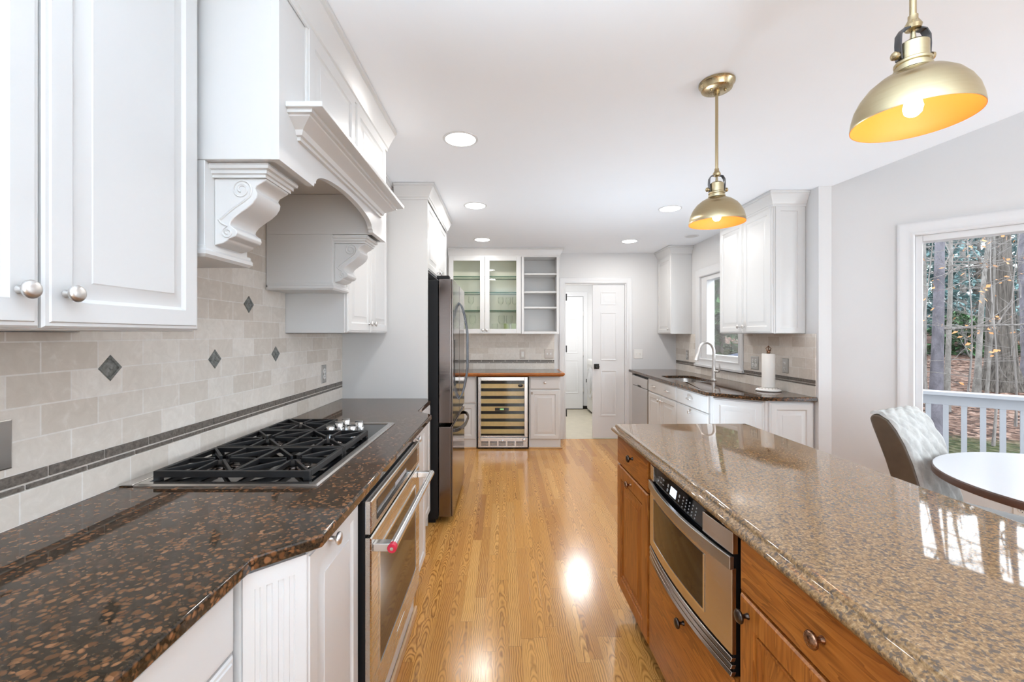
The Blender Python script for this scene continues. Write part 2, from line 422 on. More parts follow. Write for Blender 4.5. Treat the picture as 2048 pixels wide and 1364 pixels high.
def tag(o, label, cat, group=None, kind=None):
    o['label'] = label; o['category'] = cat
    if group: o['group'] = group
    if kind: o['kind'] = kind
    return o
def thing(name, label, cat, loc=(0, 0, 0), group=None, pivot=None, ang=0.0):
    o = bpy.data.objects.new(name, None); COL.objects.link(o)
    o.empty_display_size = 0.1
    loc = Vector(loc); OFF[o.name] = loc.copy()
    if pivot:
        pv = Vector(pivot); o.location = pv + Matrix.Rotation(ang, 3, 'Z') @ (loc - pv); o.rotation_euler = (0, 0, ang)
    else: o.location = loc
    return tag(o, label, cat, group)
def struct(name, mb, mat, parent=None, **kw):
    o = mb.build(name, mat, parent, **kw)
    if parent is None: o['kind'] = 'structure'
    return o

# door and drawer faces
R_RAISED = [(0, -0.007), (0.004, -0.0035), (0.010, -0.003), (0.012, 0), (0.050, 0), (0.053, -0.004), (0.058, -0.007), (0.064, -0.007), (0.088, -0.0012), (0.091, 0.0008), (0.094, 0.0008)]
R_SLAB = [(0, -0.006), (0.004, -0.003), (0.009, -0.0025), (0.011, 0)]
R_OAK = [(0, -0.006), (0.004, -0.001), (0.008, 0), (0.058, 0), (0.060, -0.007), (0.066, -0.008), (0.068, -0.003), (0.074, -0.004), (0.078, -0.010), (0.084, -0.010), (0.115, -0.002), (0.118, 0)]
R_OAKD = [(0, -0.006), (0.004, -0.002), (0.012, 0)]
CROWN = [(0, -0.105), (0.007, -0.105), (0.007, -0.09), (0.013, -0.086), (0.018, -0.072), (0.036, -0.040), (0.046, -0.026), (0.046, -0.018), (0.056, -0.014), (0.056, 0), (0, 0)]
def crown_prof(top): return [(a, top + b) for a, b in CROWN]
AX = {'+X': (YA, XA), '-X': (-YA, -XA), '-Y': (XA, -YA)}

KNOB = [(0.0075, 0), (0.0075, 0.002), (0.005, 0.006), (0.005, 0.013), (0.009, 0.016), (0.0155, 0.019), (0.0165, 0.023), (0.014, 0.027), (0.008, 0.0295), (0.0, 0.030)]
def knob(pos, N, parent, mat='nickel', s=1.0, name='knob'):
    mb = MB(); mb.lathe(pos, N, [(r * s, h * s) for r, h in KNOB], 20)
    return mb.build(name, mat, parent, smooth=60)
def pull(pos, U, N, parent, L=0.085):
    pos = Vector(pos); U = Vector(U); N = Vector(N); mb = MB()
    pts = [pos - U * L / 2, pos - U * L / 2 + N * 0.02, pos - U * L / 3 + N * 0.028, pos + U * L / 3 + N * 0.028, pos + U * L / 2 + N * 0.02, pos + U * L / 2]
    mb.tube(pts, 0.005, 8)
    return mb.build('pull', 'nickel', parent, smooth=60)
def front(root, d, plane, a0, a1, z0, z1, rg, mat='cab', name='door', th=0.018, kn=None, kmat='nickel', ks=1.0, pl=()):
    # a door or drawer front on the plane coordinate, facing d, between a0<a1 along the run
    U, N = AX[d]
    if d == '+X': O = Vector((plane + th, a0, z0))
    elif d == '-X': O = Vector((plane - th, a1, z0))
    else: O = Vector((a0, plane - th, z0))
    mb = MB(); mb.panel(O, U, N, a1 - a0, z1 - z0, th, rg)
    o = mb.build(name, mat, root, smooth=25)
    def at(k):
        if d in ('+X', '-X'): return Vector((O.x, k[0], k[1]))
        return Vector((k[0], O.y, k[1]))
    if kn: knob(at(kn), N, o, kmat, ks)
    for k in pl: pull(at(k), U, N, o)
    return o
# ------------------------------------------------------------------ room shell
WL, WR, WB, CZ = -1.165, 2.27, 5.68, 2.44     # left wall, sink wall, back wall, ceiling
mb = MB(); mb.slab([(WL, -4.2), (3.85, -4.2), (3.85, 1.635), (2.363, 3.12), (WR, 3.12), (WR, WB), (WL, WB)], -0.05, 0.0)
struct('floor', mb, 'floor', smooth=0)
mb = MB(); mb.slab([(WL - 0.1, -4.2), (3.0, -4.2), (2.49, 2.07), (2.363, 3.12), (WR + 0.1, 3.12), (WR + 0.1, WB + 0.1), (WL - 0.1, WB + 0.1)], CZ, CZ + 0.08)
struct('ceiling', mb, 'ceil', smooth=0)
mb = MB(); mb.slab([(2.363, 3.3), (2.49, 2.07), (3.0, -4.2), (4.1, -4.2), (4.1, 1.7), (2.5, 3.3)], 2.95, 3.0)
mb.slab([(2.363, 3.13), (2.49, 2.07), (3.0, -4.2), (2.96, -4.2), (2.45, 2.07), (2.33, 3.13)], CZ + 0.085, 2.95)
struct('ceiling_nook', mb, 'ceil', smooth=0)
mb = MB(); mb.box(WL - 0.1, WL, -4.2, WB, 0, CZ)
struct('wall_left', mb, 'wall', smooth=0)
mb = MB(); mb.box(WL - 0.1, 0.1, -4.3, -4.2, 0, CZ); mb.box(3.4, 4.0, -4.3, -4.2, 0, 2.95); mb.box(0.1, 3.4, -4.3, -4.2, 1.75, 2.95)
struct('wall_rear', mb, 'wall', smooth=0)  # unseen wall added, its low opening shaped to cut light from behind
DX0, DX1, DZ = 0.80, 1.60, 2.04
mb = MB(); mb.box(WL - 0.1, DX0, WB, WB + 0.11, 0, CZ); mb.box(DX1, WR + 0.1, WB, WB + 0.11, 0, CZ); mb.box(DX0, DX1, WB, WB + 0.11, DZ, CZ)
struct('wall_back', mb, 'wall', smooth=0)
SW = (4.17, 5.00, 1.10, 2.03)                # sink window opening y0 y1 z0 z1
mb = MB()
mb.box(WR, WR + 0.12, 3.12, SW[0], 0, CZ); mb.box(WR, WR + 0.12, SW[1], WB, 0, CZ)
mb.box(WR, WR + 0.12, SW[0], SW[1], 0, SW[2]); mb.box(WR, WR + 0.12, SW[0], SW[1], SW[3], CZ)
struct('wall_right', mb, 'wall', smooth=0)

# breakfast nook: wall at 45 degrees holding the big window
NP = Vector((2.363, 3.12, 0)); NE = Vector((1, -1, 0)).normalized(); NO = Vector((1, 1, 0)).normalized()
def nook(p): return NP + NE * p.x + NO * p.y + ZA * p.z
NW = (0.437, 1.95, 0.55, 2.012)
mb = MB(nook)
mb.box(0, NW[0], 0, 0.14, 0, 2.95); mb.box(NW[1], 2.1, 0, 0.14, 0, 2.95)
mb.box(NW[0], NW[1], 0, 0.14, 0, NW[2]); mb.box(NW[0], NW[1], 0, 0.14, NW[3], 2.95)
struct('wall_nook', mb, 'wall', smooth=0)
mb = MB()
mb.box(3.85, 3.97, 1.3, 1.72, 0, 2.95); mb.box(3.85, 3.97, -4.2, -0.4, 0, 2.95); mb.box(3.85, 3.97, -0.4, 1.3, 0, 0.55); mb.box(3.85, 3.97, -0.4, 1.3, 2.01, 2.95)
struct('wall_nook_side', mb, 'wall', smooth=0)  # unseen side wall; the window opening is added to let light in

CAS = [(0.0, 0.0), (0.0, 0.018), (0.006, 0.022), (0.012, 0.022), (0.03, 0.016), (0.05, 0.014), (0.058, 0.018), (0.066, 0.018), (0.072, 0.010), (0.072, 0.0)]
def casing(mb, x0, x1, z0, z1, sill=False, w=0.072):
    # mitred frame around an opening, in (x along wall, y out of wall toward the room is negative, z)
    pr = [((1 - a / 0.072) * w, b) for a, b in CAS]
    P = [(x0, z0), (x0, z1), (x1, z1), (x1, z0)]; D = [(-1, 0), (-1, 1), (1, 1), (1, 0)]
    if sill: P.append((x0, z0)); P[0] = P[0]; D = [(-1, -1), (-1, 1), (1, 1), (1, -1), (-1, -1)]
    mb.rings([[(px + dx * o, -h, pz + dz * o) for o, h in pr] for (px, pz), (dx, dz) in zip(P, D)])

# nook window
mb = MB(nook); casing(mb, NW[0], NW[1], NW[2], NW[3], w=0.085)
w1 = struct('window_1', mb, 'trim')
w1['label'] = 'large white framed window looking onto the deck and woods'
mb = MB(nook); mb.box(NW[0] - 0.12, NW[1] + 0.12, -0.045, 0.02, NW[2] - 0.03, NW[2]); mb.box(NW[0] - 0.09, NW[1] + 0.09, -0.02, 0.0, NW[2] - 0.095, NW[2] - 0.03)
struct('window_stool', mb, 'trim', w1, bevel=0.004)
mb = MB(nook)
for a, b in ((NW[0], NW[0] + 0.035), (NW[1] - 0.035, NW[1])): mb.box(a, b, 0.02, 0.12, NW[2], NW[3])
mb.box(NW[0] + 0.035, NW[1] - 0.035, 0.02, 0.12, NW[3] - 0.04, NW[3]); mb.box(NW[0] + 0.035, NW[1] - 0.035, 0.02, 0.12, NW[2], NW[2] + 0.04)
struct('window_sash', mb, 'trim', w1, bevel=0.003)
mb = MB(nook); mb.box(NW[0] + 0.03, NW[1] - 0.03, 0.066, 0.070, NW[2] + 0.03, NW[3] - 0.03)
struct('pane', mb, 'pane', w1, smooth=0)

# sink window
def sink(p): return Vector((WR + p.y, p.x, p.z))
mb = MB(sink); casing(mb, SW[0], SW[1], SW[2], SW[3], sill=True, w=0.09)
w2 = struct('window_2', mb, 'trim')
w2['label'] = 'white framed window over the sink behind the tall faucet'
mb = MB(sink); mb.box(SW[0] - 0.1, SW[1] + 0.1, -0.035, 0.0, SW[2] - 0.095, SW[2] - 0.07)
struct('window_stool', mb, 'trim', w2, bevel=0.003)
mb = MB(sink)
for a, b in ((SW[0], SW[0] + 0.045), (SW[1] - 0.13, SW[1])): mb.box(a, b, 0.012, 0.10, SW[2], SW[3])
mb.box(SW[0] + 0.045, SW[1] - 0.13, 0.012, 0.10, SW[3] - 0.05, SW[3]); mb.box(SW[0] + 0.045, SW[1] - 0.13, 0.012, 0.10, SW[2], SW[2] + 0.05)
struct('window_sash', mb, 'trim', w2, bevel=0.003)
mb = MB(sink); mb.box(SW[0] + 0.04, SW[1] - 0.12, 0.055, 0.059, SW[2] + 0.045, SW[3] - 0.045)
struct('pane', mb, 'pane', w2, smooth=0)

# laundry door opening and its half-closed leaf
def backw(p): return Vector((p.x, WB + p.y, p.z))
mb = MB(backw); casing(mb, DX0, DX1, 0, DZ, w=0.075)
mb.box(DX0, DX0 + 0.012, 0, 0.11, 0, DZ); mb.box(DX1 - 0.012, DX1, 0, 0.11, 0, DZ); mb.box(DX0 + 0.012, DX1 - 0.012, 0, 0.11, DZ - 0.012, DZ)
tr = struct('trim_1', mb, 'trim')
for z in (1.86, 1.18, 0.34):
    mb = MB(); mb.box(DX0 + 0.012, DX0 + 0.018, WB + 0.005, WB + 0.03, z - 0.045, z + 0.045); mb.cyl((DX0 + 0.02, WB + 0.002, z - 0.045), (DX0 + 0.02, WB + 0.002, z + 0.045), 0.007)
    struct('hinge', mb, 'hinge', tr)
def six_panel(name, x0, x1, y, z1, cols, d=1):
    mb = MB(); mb.box(x0, x1, y, y + 0.035, 0.012, z1)
    lf = struct(name, mb, 'trim', smooth=0, bevel=0.002)
    w = (x1 - x0); st = 0.085; pw = (w - st * (cols + 1)) / cols
    if cols == 1: pw = w - 2 * 0.105; st = 0.105
    for c in range(cols):
        a = x0 + st + c * (pw + st)
        for za, zb in ((0.30, 0.90), (1.03, 1.66), (1.76, 1.93)):
            mb = MB(); mb.panel((a, y - 0.001, za), XA, -YA, pw, zb - za, 0.0008, [(0, 0.004), (0.008, 0.005), (0.016, 0.0005), (0.024, 0.0005), (0.05, 0.006), (0.052, 0.006)])
            mb.build('door_panel', 'trim', lf, smooth=20)
    return lf
d1 = six_panel('door_1', 1.166, 1.586, WB + 0.012, 2.025, 1)
d1['label'] = 'narrow white panelled laundry door leaf with a black knob'
mb = MB(); mb.box(1.185, 1.25, WB + 0.004, WB + 0.012, 0.915, 0.985); mb.lathe((1.2175, WB + 0.004, 0.95), -YA, [(0.012, 0), (0.012, 0.02), (0.026, 0.03), (0.028, 0.045), (0.02, 0.055), (0, 0.057)])
struct('door_knob', mb, 'hinge', d1, bevel=0.001)

# laundry room behind
mb = MB(); mb.slab([(0.55, WB), (2.25, WB), (2.25, 7.97), (0.55, 7.97)], -0.05, -0.001)
struct('floor_laundry', mb, 'vinyl', smooth=0)
mb = MB(); mb.box(0.45, 0.55, WB + 0.11, 7.97, 0, CZ); struct('wall_laundry_left', mb, 'wall', smooth=0)
mb = MB(); mb.box(2.25, 2.35, WB + 0.11, 7.97, 0, CZ); struct('wall_laundry_right', mb, 'wall', smooth=0)
mb = MB(); mb.box(0.45, 2.35, 7.97, 8.07, 0, CZ); struct('wall_laundry_back', mb, 'wall', smooth=0)
mb = MB(); mb.box(0.45, 2.35, WB + 0.1, 8.07, CZ, CZ + 0.08); struct('ceiling_laundry', mb, 'ceil', smooth=0)
mb = MB(); mb.box(0.63, 2.25, 7.955, 7.97, 0.0, 0.055); struct('baseboard_laundry', mb, 'hinge', smooth=0)
d2 = six_panel('door_2', 0.66, 1.445, 7.92, 2.06, 2)
d2['label'] = 'closed white panelled door at the far end of the laundry'
def laund(p): return Vector((p.x, 7.97 + p.y, p.z))
mb = MB(laund); casing(mb, 0.65, 1.455, 0.06, 2.07, w=0.08); struct('trim_2', mb, 'trim')
mb = MB()
for z in (1.75, 1.02, 0.36): mb.box(1.447, 1.46, 7.93, 7.95, z - 0.04, z + 0.04)
mb.build('hinge', 'nickel', d2)
ld = bpy.data.lights.new('laundry_lamp', 'AREA'); ld.shape = 'DISK'; ld.size = 0.3; ld.energy = 20
lo = bpy.data.objects.new('laundry_lamp', ld); COL.objects.link(lo); lo.location = (1.15, 6.7, 2.42)

w = thing('washing_machine', 'white front loading washing machine with a round chrome door in the laundry', 'washing machine', (1.82, 7.5, 0))
mb = MB(); mb.box(1.505, 2.16, 7.05, 7.84, 0.03, 0.93); mb.build('cabinet', 'plastic', w, bevel=0.012)
mb = MB(); mb.box(1.53, 2.1, 7.08, 7.80, 0.0, 0.03); mb.build('plinth', 'black', w)
mb = MB(); mb.lathe((1.505, 7.44, 0.53), -XA, [(0.275, 0), (0.275, 0.02), (0.255, 0.034), (0.215, 0.04), (0.19, 0.03)], 40, True, False)
dr = mb.build('door', 'chrome', w, smooth=50)
mb = MB(); mb.lathe((1.476, 7.44, 0.53), -XA, [(0.195, 0), (0.17, 0.02), (0.10, 0.034), (0, 0.04)], 40); mb.build('door_glass', 'chrome', dr, smooth=60)
mb = MB(); mb.box(1.458, 1.476, 7.66, 7.70, 0.52, 0.58); mb.build('door_latch', 'black', dr)
mb = MB(); mb.box(1.498, 1.505, 7.08, 7.80, 0.84, 0.91); cp = mb.build('control_panel', 'plastic', w, bevel=0.002)

# ------------------------------------------------------------------ tile backsplashes
def border_tiles(mb, run, L, z0, z1, off, dep, place):
    a = -off
    while a < L:
        x0, x1 = max(a, 0) + 0.0015, min(a + 0.153, L) - 0.0015
        if x1 - x0 > 0.01: place(mb, x0, x1, z0, z1)
        a += 0.1555
def backsplash(name, label, L, top, place, uvrun, diamonds=(), holes=(), high=None):
    # L = length of the run; place(mb, a0, a1, z0, z1, d) lays a slab of thickness d on the wall
    mb = MB(); place(mb, 0, L, 0.9145, 0.9925, 0.010); 
    bs = tag(mb.build(name, 'tile', None, smooth=0, uvf=lambda p: (uvrun(p), p.z - 0.9145 + 0.0003)), label, 'backsplash')
    segs = [(0, L, 1.0385, top)] if not holes else list(holes)
    if high: segs.append(high)
    for s_ in segs: mb = MB(); place(mb, *s_, 0.010); mb.build('field_tile', 'tile', bs, smooth=0, uvf=lambda p: (uvrun(p) + 0.03, p.z - 1.0385 + 0.0003))
    mb = MB(); place(mb, 0, L, 0.9925, 1.0385, 0.007); mb.build('grout_bed', 'grout', bs, smooth=0)
    mb = MB(); border_tiles(mb, 0, L, 1.0115, 1.0365, 0.012, 0, lambda m, a, b, c, d: place(m, a, b, c, d, 0.011)); mb.build('wide_border', 'liner', bs, bevel=0.001)
    mb = MB(); border_tiles(mb, 0, L, 0.9945, 1.0065, 0.065, 0, lambda m, a, b, c, d: place(m, a, b, c, d, 0.011)); mb.build('narrow_border', 'liner', bs, bevel=0.001)
    return bs
LY0 = -0.6
def pl_left(mb, a0, a1, z0, z1, d): mb.box(WL + 0.001, WL + d, LY0 + a0, LY0 + a1, z0, z1)
bsl = backsplash('tile_backsplash', 'tumbled stone tile backsplash with pewter diamonds behind the gas cooktop', 3.09 - LY0, 1.376, pl_left, lambda p: p.y - 0.037,
                 high=(1.178 - LY0, 2.285 - LY0, 1.376, 2.05))
for y, z in ((0.81, 1.272), (1.268, 1.272), (1.7265, 1.272), (2.186, 1.272), (1.497, 1.506), (1.956, 1.506)):
    r = 0.038; x = WL + 0.010
    def dm(i, h): return [(x + h, y - i, z), (x + h, y, z - i), (x + h, y + i, z), (x + h, y, z + i)]
    mb = MB(); mb.rings([dm(r, -0.004), dm(r, 0.002), dm(r - 0.003, 0.004), dm(r - 0.012, 0.004), dm(r - 0.014, 0.002), dm(0.008, 0.002), dm(0.005, 0.005)])
    mb.build('diamond_tile', 'pewter', bsl, smooth=15)
def pl_back(mb, a0, a1, z0, z1, d): mb.box(-0.75 + a0, -0.75 + a1, WB - d, WB - 0.001, z0, z1)
backsplash('tile_backsplash', 'pale stone tile backsplash above the bar counter and wine cooler', 1.41, 1.376, pl_back, lambda p: p.x + 0.02)
def pl_right(mb, a0, a1, z0, z1, d): mb.box(WR - d, WR - 0.001, 3.14 + a0, 3.14 + a1, z0, z1)
sy0, sy1 = SW[0] - 0.092 - 3.14, SW[1] + 0.092 - 3.14
backsplash('tile_backsplash', 'beige stone tile backsplash behind the sink and paper towel holder', WB - 3.14, 1.376, pl_right, lambda p: -p.y,
           holes=[(0, sy0, 1.0385, 1.376), (sy1, WB - 3.14, 1.0385, 1.376)])

# ------------------------------------------------------------------ wall plates
def plate(name, label, cat, c, N, w, h, mat, items, imat='plastic', group=None):
    # items: list of (du, dz, kind)
    N = Vector(N); U = ZA.cross(N); c = Vector(c)
    t_ = thing(name, label, cat, c, group)
    mb = MB(); mb.panel(c - U * w / 2 - ZA * h / 2 + N * 0.005, U, N, w, h, 0.005, [(0, -0.002), (0.003, 0)])
    mb.build('cover_plate', mat, t_, smooth=20)
    for du, dz, k in items:
        q = c + U * du + ZA * dz + N * 0.005; mb = MB()
        if k == 'outlet':
            mb.lathe(q, N, [(0.0165, 0), (0.0165, 0.002), (0.015, 0.003)], 20); o = mb.build('receptacle', imat, t_, smooth=30)
            mb = MB()
            for s_ in (-1, 1): mb.panel(q + U * (s_ * 0.006 - 0.0012) - ZA * 0.002 + N * 0.0036, U, N, 0.0024, 0.009, 0.0006, [(0, 0), (0.0003, 0)])
            mb.panel(q - U * 0.002 - ZA * 0.010 + N * 0.0036, U, N, 0.004, 0.004, 0.0006, [(0, 0), (0.0003, 0)])
            mb.build('slots', 'slot', o, smooth=0)
        elif k == 'rocker':
            mb.panel(q - U * 0.016 - ZA * 0.033 + N * 0.004, U, N, 0.032, 0.066, 0.004, [(0, -0.001), (0.002, 0)]); mb.build('rocker', imat, t_, smooth=20)
        else:
            mb.panel(q - U * 0.005 - ZA * 0.011 + N * 0.002, U, N, 0.010, 0.022, 0.002, [(0, 0), (0.001, 0)])
            mb.panel(q - U * 0.004 + ZA * 0.001 + N * 0.011, U, N, 0.008, 0.009, 0.010, [(0, 0), (0.001, 0)]); mb.build('toggle', imat, t_, smooth=20)
    return t_
xl = WL + 0.010
OUT2 = [(0, 0.019, 'outlet'), (0, -0.019, 'outlet')]
plate('wall_outlet', 'steel plated outlet above the far end of the brown granite counter', 'outlet', (xl, 2.767, 1.118), XA, 0.07, 0.115, 'plate', OUT2)
plate('switch_plate', 'steel switch plate cut off by the left edge of the photo', 'switch plate', (xl, 0.955, 1.115), XA, 0.115, 0.115, 'plate', [(-0.023, 0, 'rocker')])
plate('wall_switch', 'taupe plate with one white rocker switch over the bar counter', 'switch', (0.243, WB - 0.010, 1.112), -YA, 0.07, 0.118, 'plate_taupe', [(0, 0, 'rocker')])
plate('wall_switch', 'square taupe plate with two toggles at the right end of the bar backsplash', 'switch', (0.59, WB - 0.010, 1.118), -YA, 0.115, 0.118, 'plate_taupe', [(-0.023, 0, 'toggle'), (0.023, 0, 'toggle')], 'plate')
plate('wall_switch', 'square white double switch on the bare wall right of the laundry door', 'switch', (1.765, WB, 1.113), -YA, 0.115, 0.118, 'plastic', [(-0.023, 0, 'toggle'), (0.023, 0, 'toggle')])
xr = WR - 0.010
plate('wall_outlet', 'steel plated outlet under the far corner cupboard left of the sink window', 'outlet', (xr, 5.33, 1.118), -XA, 0.07, 0.115, 'plate', OUT2)
plate('wall_switch', 'wide steel plate with switches and outlets just right of the sink window', 'switch', (xr, 3.895, 1.115), -XA, 0.115, 0.118, 'plate', [(-0.023, 0.02, 'outlet'), (0.023, 0.02, 'outlet'), (-0.023, -0.02, 'outlet'), (0.023, -0.02, 'outlet')])
plate('wall_outlet', 'white outlet half hidden behind the paper towel roll', 'outlet', (xr, 3.70, 1.118), -XA, 0.07, 0.115, 'plastic', OUT2)
plate('wall_switch', 'steel plate with two toggles to the right of the paper towel roll', 'switch', (xr, 3.47, 1.12), -XA, 0.075, 0.118, 'plate', [(0, 0.022, 'toggle'), (0, -0.022, 'toggle')])
s_ = 1.193 * math.sqrt(2) * 0.5
plate('wall_outlet', 'white outlet low on the wall under the large window', 'outlet', nook(Vector((0.885, 0, 0.335))), -NO, 0.07, 0.115, 'plastic', OUT2)

# ------------------------------------------------------------------ ceiling lights
def downlight(x, y, label, lit=True, r=0.082, p=4.2):
    t_ = thing('recessed_light', label, 'ceiling light', (x, y, CZ), 'recessed ceiling lights')
    mb = MB(); mb.lathe((x, y, CZ), -ZA, [(r + 0.014, 0), (r + 0.014, 0.002), (r + 0.008, 0.005), (r, 0.005), (r, 0.001)], 40, False, False); mb.build('trim_ring', 'trim', t_, smooth=50)
    mb = MB(); mb.lathe((x, y, CZ), -ZA, [(r, 0.0005), (r, 0.003)], 40); mb.build('lens', 'lamp' if lit else 'dim', t_)
    if lit:
        d = bpy.data.lights.new('downlight_beam', 'AREA'); d.shape = 'DISK'; d.size = 2 * r; d.energy = p; d.color = (1, 0.97, 0.93)
        o = bpy.data.objects.new('downlight_beam', d); COL.objects.link(o); o.location = (x, y, CZ - 0.008)
downlight(-0.238, 2.367, 'lit round ceiling light nearest the range hood crown')
downlight(-0.238, 3.588, 'lit round ceiling light in front of the refrigerator')
downlight(-0.245, 4.87, 'lit round ceiling light over the wine cooler end of the room', p=5)
downlight(1.41, 3.673, 'lit round ceiling light left of the far pendant shade', p=4.5)
downlight(1.436, 4.95, 'lit round ceiling light in front of the laundry door', p=5)
downlight(2.04, 4.70, 'small unlit round ceiling fitting above the sink', False, 0.06)
# ------------------------------------------------------------------ pendants
def pendant(y, label):
    x, zr = 0.904, 1.842
    t_ = thing('pendant_lamp', label, 'pendant lamp', (x, y, CZ), 'brass dome pendants over the island')
    c = lambda z: (x, y, z)
    mb = MB(); mb.lathe(c(CZ), -ZA, [(0.071, 0), (0.071, 0.008), (0.066, 0.014), (0.060, 0.030), (0.052, 0.034), (0.012, 0.036), (0.012, 0.05)], 40)
    cp = mb.build('canopy', 'brass_rod', t_, smooth=35)
    for s in (-1, 1): mb = MB(); mb.ball((x + s * 0.03, y - 0.012, CZ - 0.037), 0.006); mb.build('screw', 'brass_rod', cp, smooth=60)
    mb = MB(); mb.cyl(c(2.062), c(CZ - 0.045), 0.0062, n=16); mb.build('rod', 'brass_rod', t_, smooth=60)
    mb = MB(); mb.lathe(c(2.04), ZA, [(0.006, 0), (0.014, 0.004), (0.016, 0.012), (0.012, 0.02), (0.009, 0.026), (0.009, 0.034)], 20); mb.build('coupling', 'brass_rod', t_, smooth=40)
    # yoke: flat strap bent over the socket
    pts = [(-0.031, 1.975), (-0.033, 2.01), (-0.032, 2.03), (-0.024, 2.043), (0.0, 2.047), (0.024, 2.043), (0.032, 2.03), (0.033, 2.01), (0.031, 1.975)]
    mb = MB(); w = 0.008
    rr = []
    for k, (a, z) in enumerate(pts):
        q = pts[max(k - 1, 0)]; r_ = pts[min(k + 1, len(pts) - 1)]
        tx, tz = r_[0] - q[0], r_[1] - q[1]; l = math.hypot(tx, tz); nx, nz = tz / l * 0.0015, -tx / l * 0.0015
        rr.append([(x + a + nx, y - w, z + nz), (x + a + nx, y + w, z + nz), (x + a - nx, y + w, z - nz), (x + a - nx, y - w, z - nz)])
    mb.rings(rr); yk = mb.build('yoke', 'dark_steel_trim', t_, smooth=30)
    for s in (-1, 1): mb = MB(); mb.lathe((x + s * 0.03, y, 1.985), (s, 0, 0), [(0.007, 0), (0.007, 0.007), (0.009, 0.008), (0.009, 0.013), (0.006, 0.016), (0, 0.017)], 16); mb.build('thumb_screw', 'brass_rod', yk, smooth=40)
    mb = MB(); mb.lathe(c(1.952), ZA, [(0.034, 0), (0.034, 0.006), (0.030, 0.008), (0.030, 0.013), (0.033, 0.015), (0.033, 0.020), (0.0275, 0.024), (0.0275, 0.058), (0.020, 0.064), (0.006, 0.066), (0.004, 0.09)], 32)
    mb.build('socket', 'brass', t_, smooth=35)
    dome = [(0.1105, 0), (0.1107, 0.004), (0.1085, 0.020), (0.1035, 0.040), (0.094, 0.060), (0.080, 0.079), (0.062, 0.094), (0.044, 0.104), (0.030, 0.110)]
    mb = MB(); mb.lathe(c(zr), ZA, dome, 64, False, True); sh = mb.build('shade', 'brass', t_, smooth=60)
    mb = MB(); mb.lathe(c(zr), ZA, [(0.1105, 0), (0.1095, 0.0)] + [(r - 0.0025, h - 0.0005) for r, h in dome[1:]], 64, False, True); mb.build('shade_lining', 'lining', sh, smooth=60)
    mb = MB(); mb.lathe(c(1.908), -ZA, [(0.011, 0), (0.012, 0.015), (0.015, 0.024), (0.0175, 0.036), (0.015, 0.048), (0.008, 0.055), (0, 0.057)], 20); mb.build('bulb', 'bulb', t_, smooth=60)
pendant(0.956, 'brass dome pendant lamp nearest the camera at the upper right')
pendant(1.838, 'smaller looking brass dome pendant hanging over the far end of the island')
WC = WL + 0.001
# ------------------------------------------------------------------ left run: wall cabinets, hood, counter, cooktop, oven, fridge
XF = -0.845                                   # carcass front of the wall cabinets (door fronts at -0.825)
ZB, ZT = 1.378, 2.335
def crown_piece(root, path, side=1, top=CZ):
    mb = MB(); mb.sweep(path, crown_prof(top - 0.002), side); return mb.build('crown', 'cab', root, smooth=30)

t_ = thing('wall_cabinet', 'large white wall cabinet in the left foreground with two silver knobs', 'cabinet', (WC, 0.39, ZB), 'white wall cabinets')
mb = MB(); mb.box(WC, XF, -0.02, 1.176, ZB, CZ - 0.004); mb.build('body', 'cab', t_, bevel=0.002)
front(t_, '+X', XF, 0.375, 0.774, ZB + 0.004, ZT, R_RAISED, kn=(0.737, 1.447), ks=1.0)
front(t_, '+X', XF, 0.779, 1.175, ZB + 0.004, ZT, R_RAISED, kn=(0.816, 1.447), ks=1.0)
front(t_, '+X', XF, -0.02, 0.370, ZB + 0.004, ZT, R_RAISED)
crown_piece(t_, [(XF + 0.005, -0.02), (XF + 0.005, 1.178)], 1)

HW = WC + 0.0115
# range hood with carved corbels
HY0, HY1, HX, HZ = 1.20, 2.285, -0.624, 1.856
t_ = thing('range_hood', 'white wooden range hood with carved corbels and an arched front over the cooktop', 'range hood', (HW, (HY0 + HY1) / 2, 1.59))
mb = MB()
mb.box(HW, HX - 0.022, HY0, HY0 + 0.02, HZ, CZ - 0.004); mb.box(HW, HX - 0.022, HY1 - 0.02, HY1, HZ, CZ - 0.004)
mb.box(HW, HX - 0.022, HY0 + 0.02, HY1 - 0.02, 2.05, 2.07)
mb.build('hood_body', 'cab', t_, bevel=0.002)
# fascia with the arch cut out
a0, a1 = 1.42, 2.06; mid, hw = (a0 + a1) / 2, (a1 - a0) / 2
arch = [(HY0, HZ), (a0, HZ), (a0 + 0.004, HZ + 0.012)]
for k in range(0, 25):
    th = PI - PI * k / 24
    arch.append((mid + (hw - 0.014) * math.cos(th), HZ + 0.014 + 0.062 * math.sin(th) ** 0.9))
arch += [(a1 - 0.004, HZ + 0.012), (a1, HZ), (HY1, HZ)]
mb = MB()
tops = [(y, 2.36) for y, z in arch]
n = len(arch); vs = []
for x in (HX - 0.022, HX):
    vs += [(x, y, z) for y, z in arch] + [(x, y, z) for y, z in tops]
fs = []
for i in range(n - 1):
    fs += [(i, i + 1, n + i + 1, n + i), (2 * n + i, 3 * n + i, 3 * n + i + 1, 2 * n + i + 1), (i, 2 * n + i, 2 * n + i + 1, i + 1), (n + i, n + i + 1, 3 * n + i + 1, 3 * n + i)]
fs += [(0, n, 3 * n, 2 * n), (n - 1, 3 * n - 1, 4 * n - 1, 2 * n - 1)]
mb.add(vs, fs); mb.build('arched_fascia', 'cab', t_, smooth=25)
front(t_, '+X', HX - 0.012, 1.355, 1.795, 2.045, 2.35, R_RAISED, th=0.022)
front(t_, '+X', HX - 0.012, 1.80, 2.25, 2.045, 2.35, R_RAISED, th=0.022)
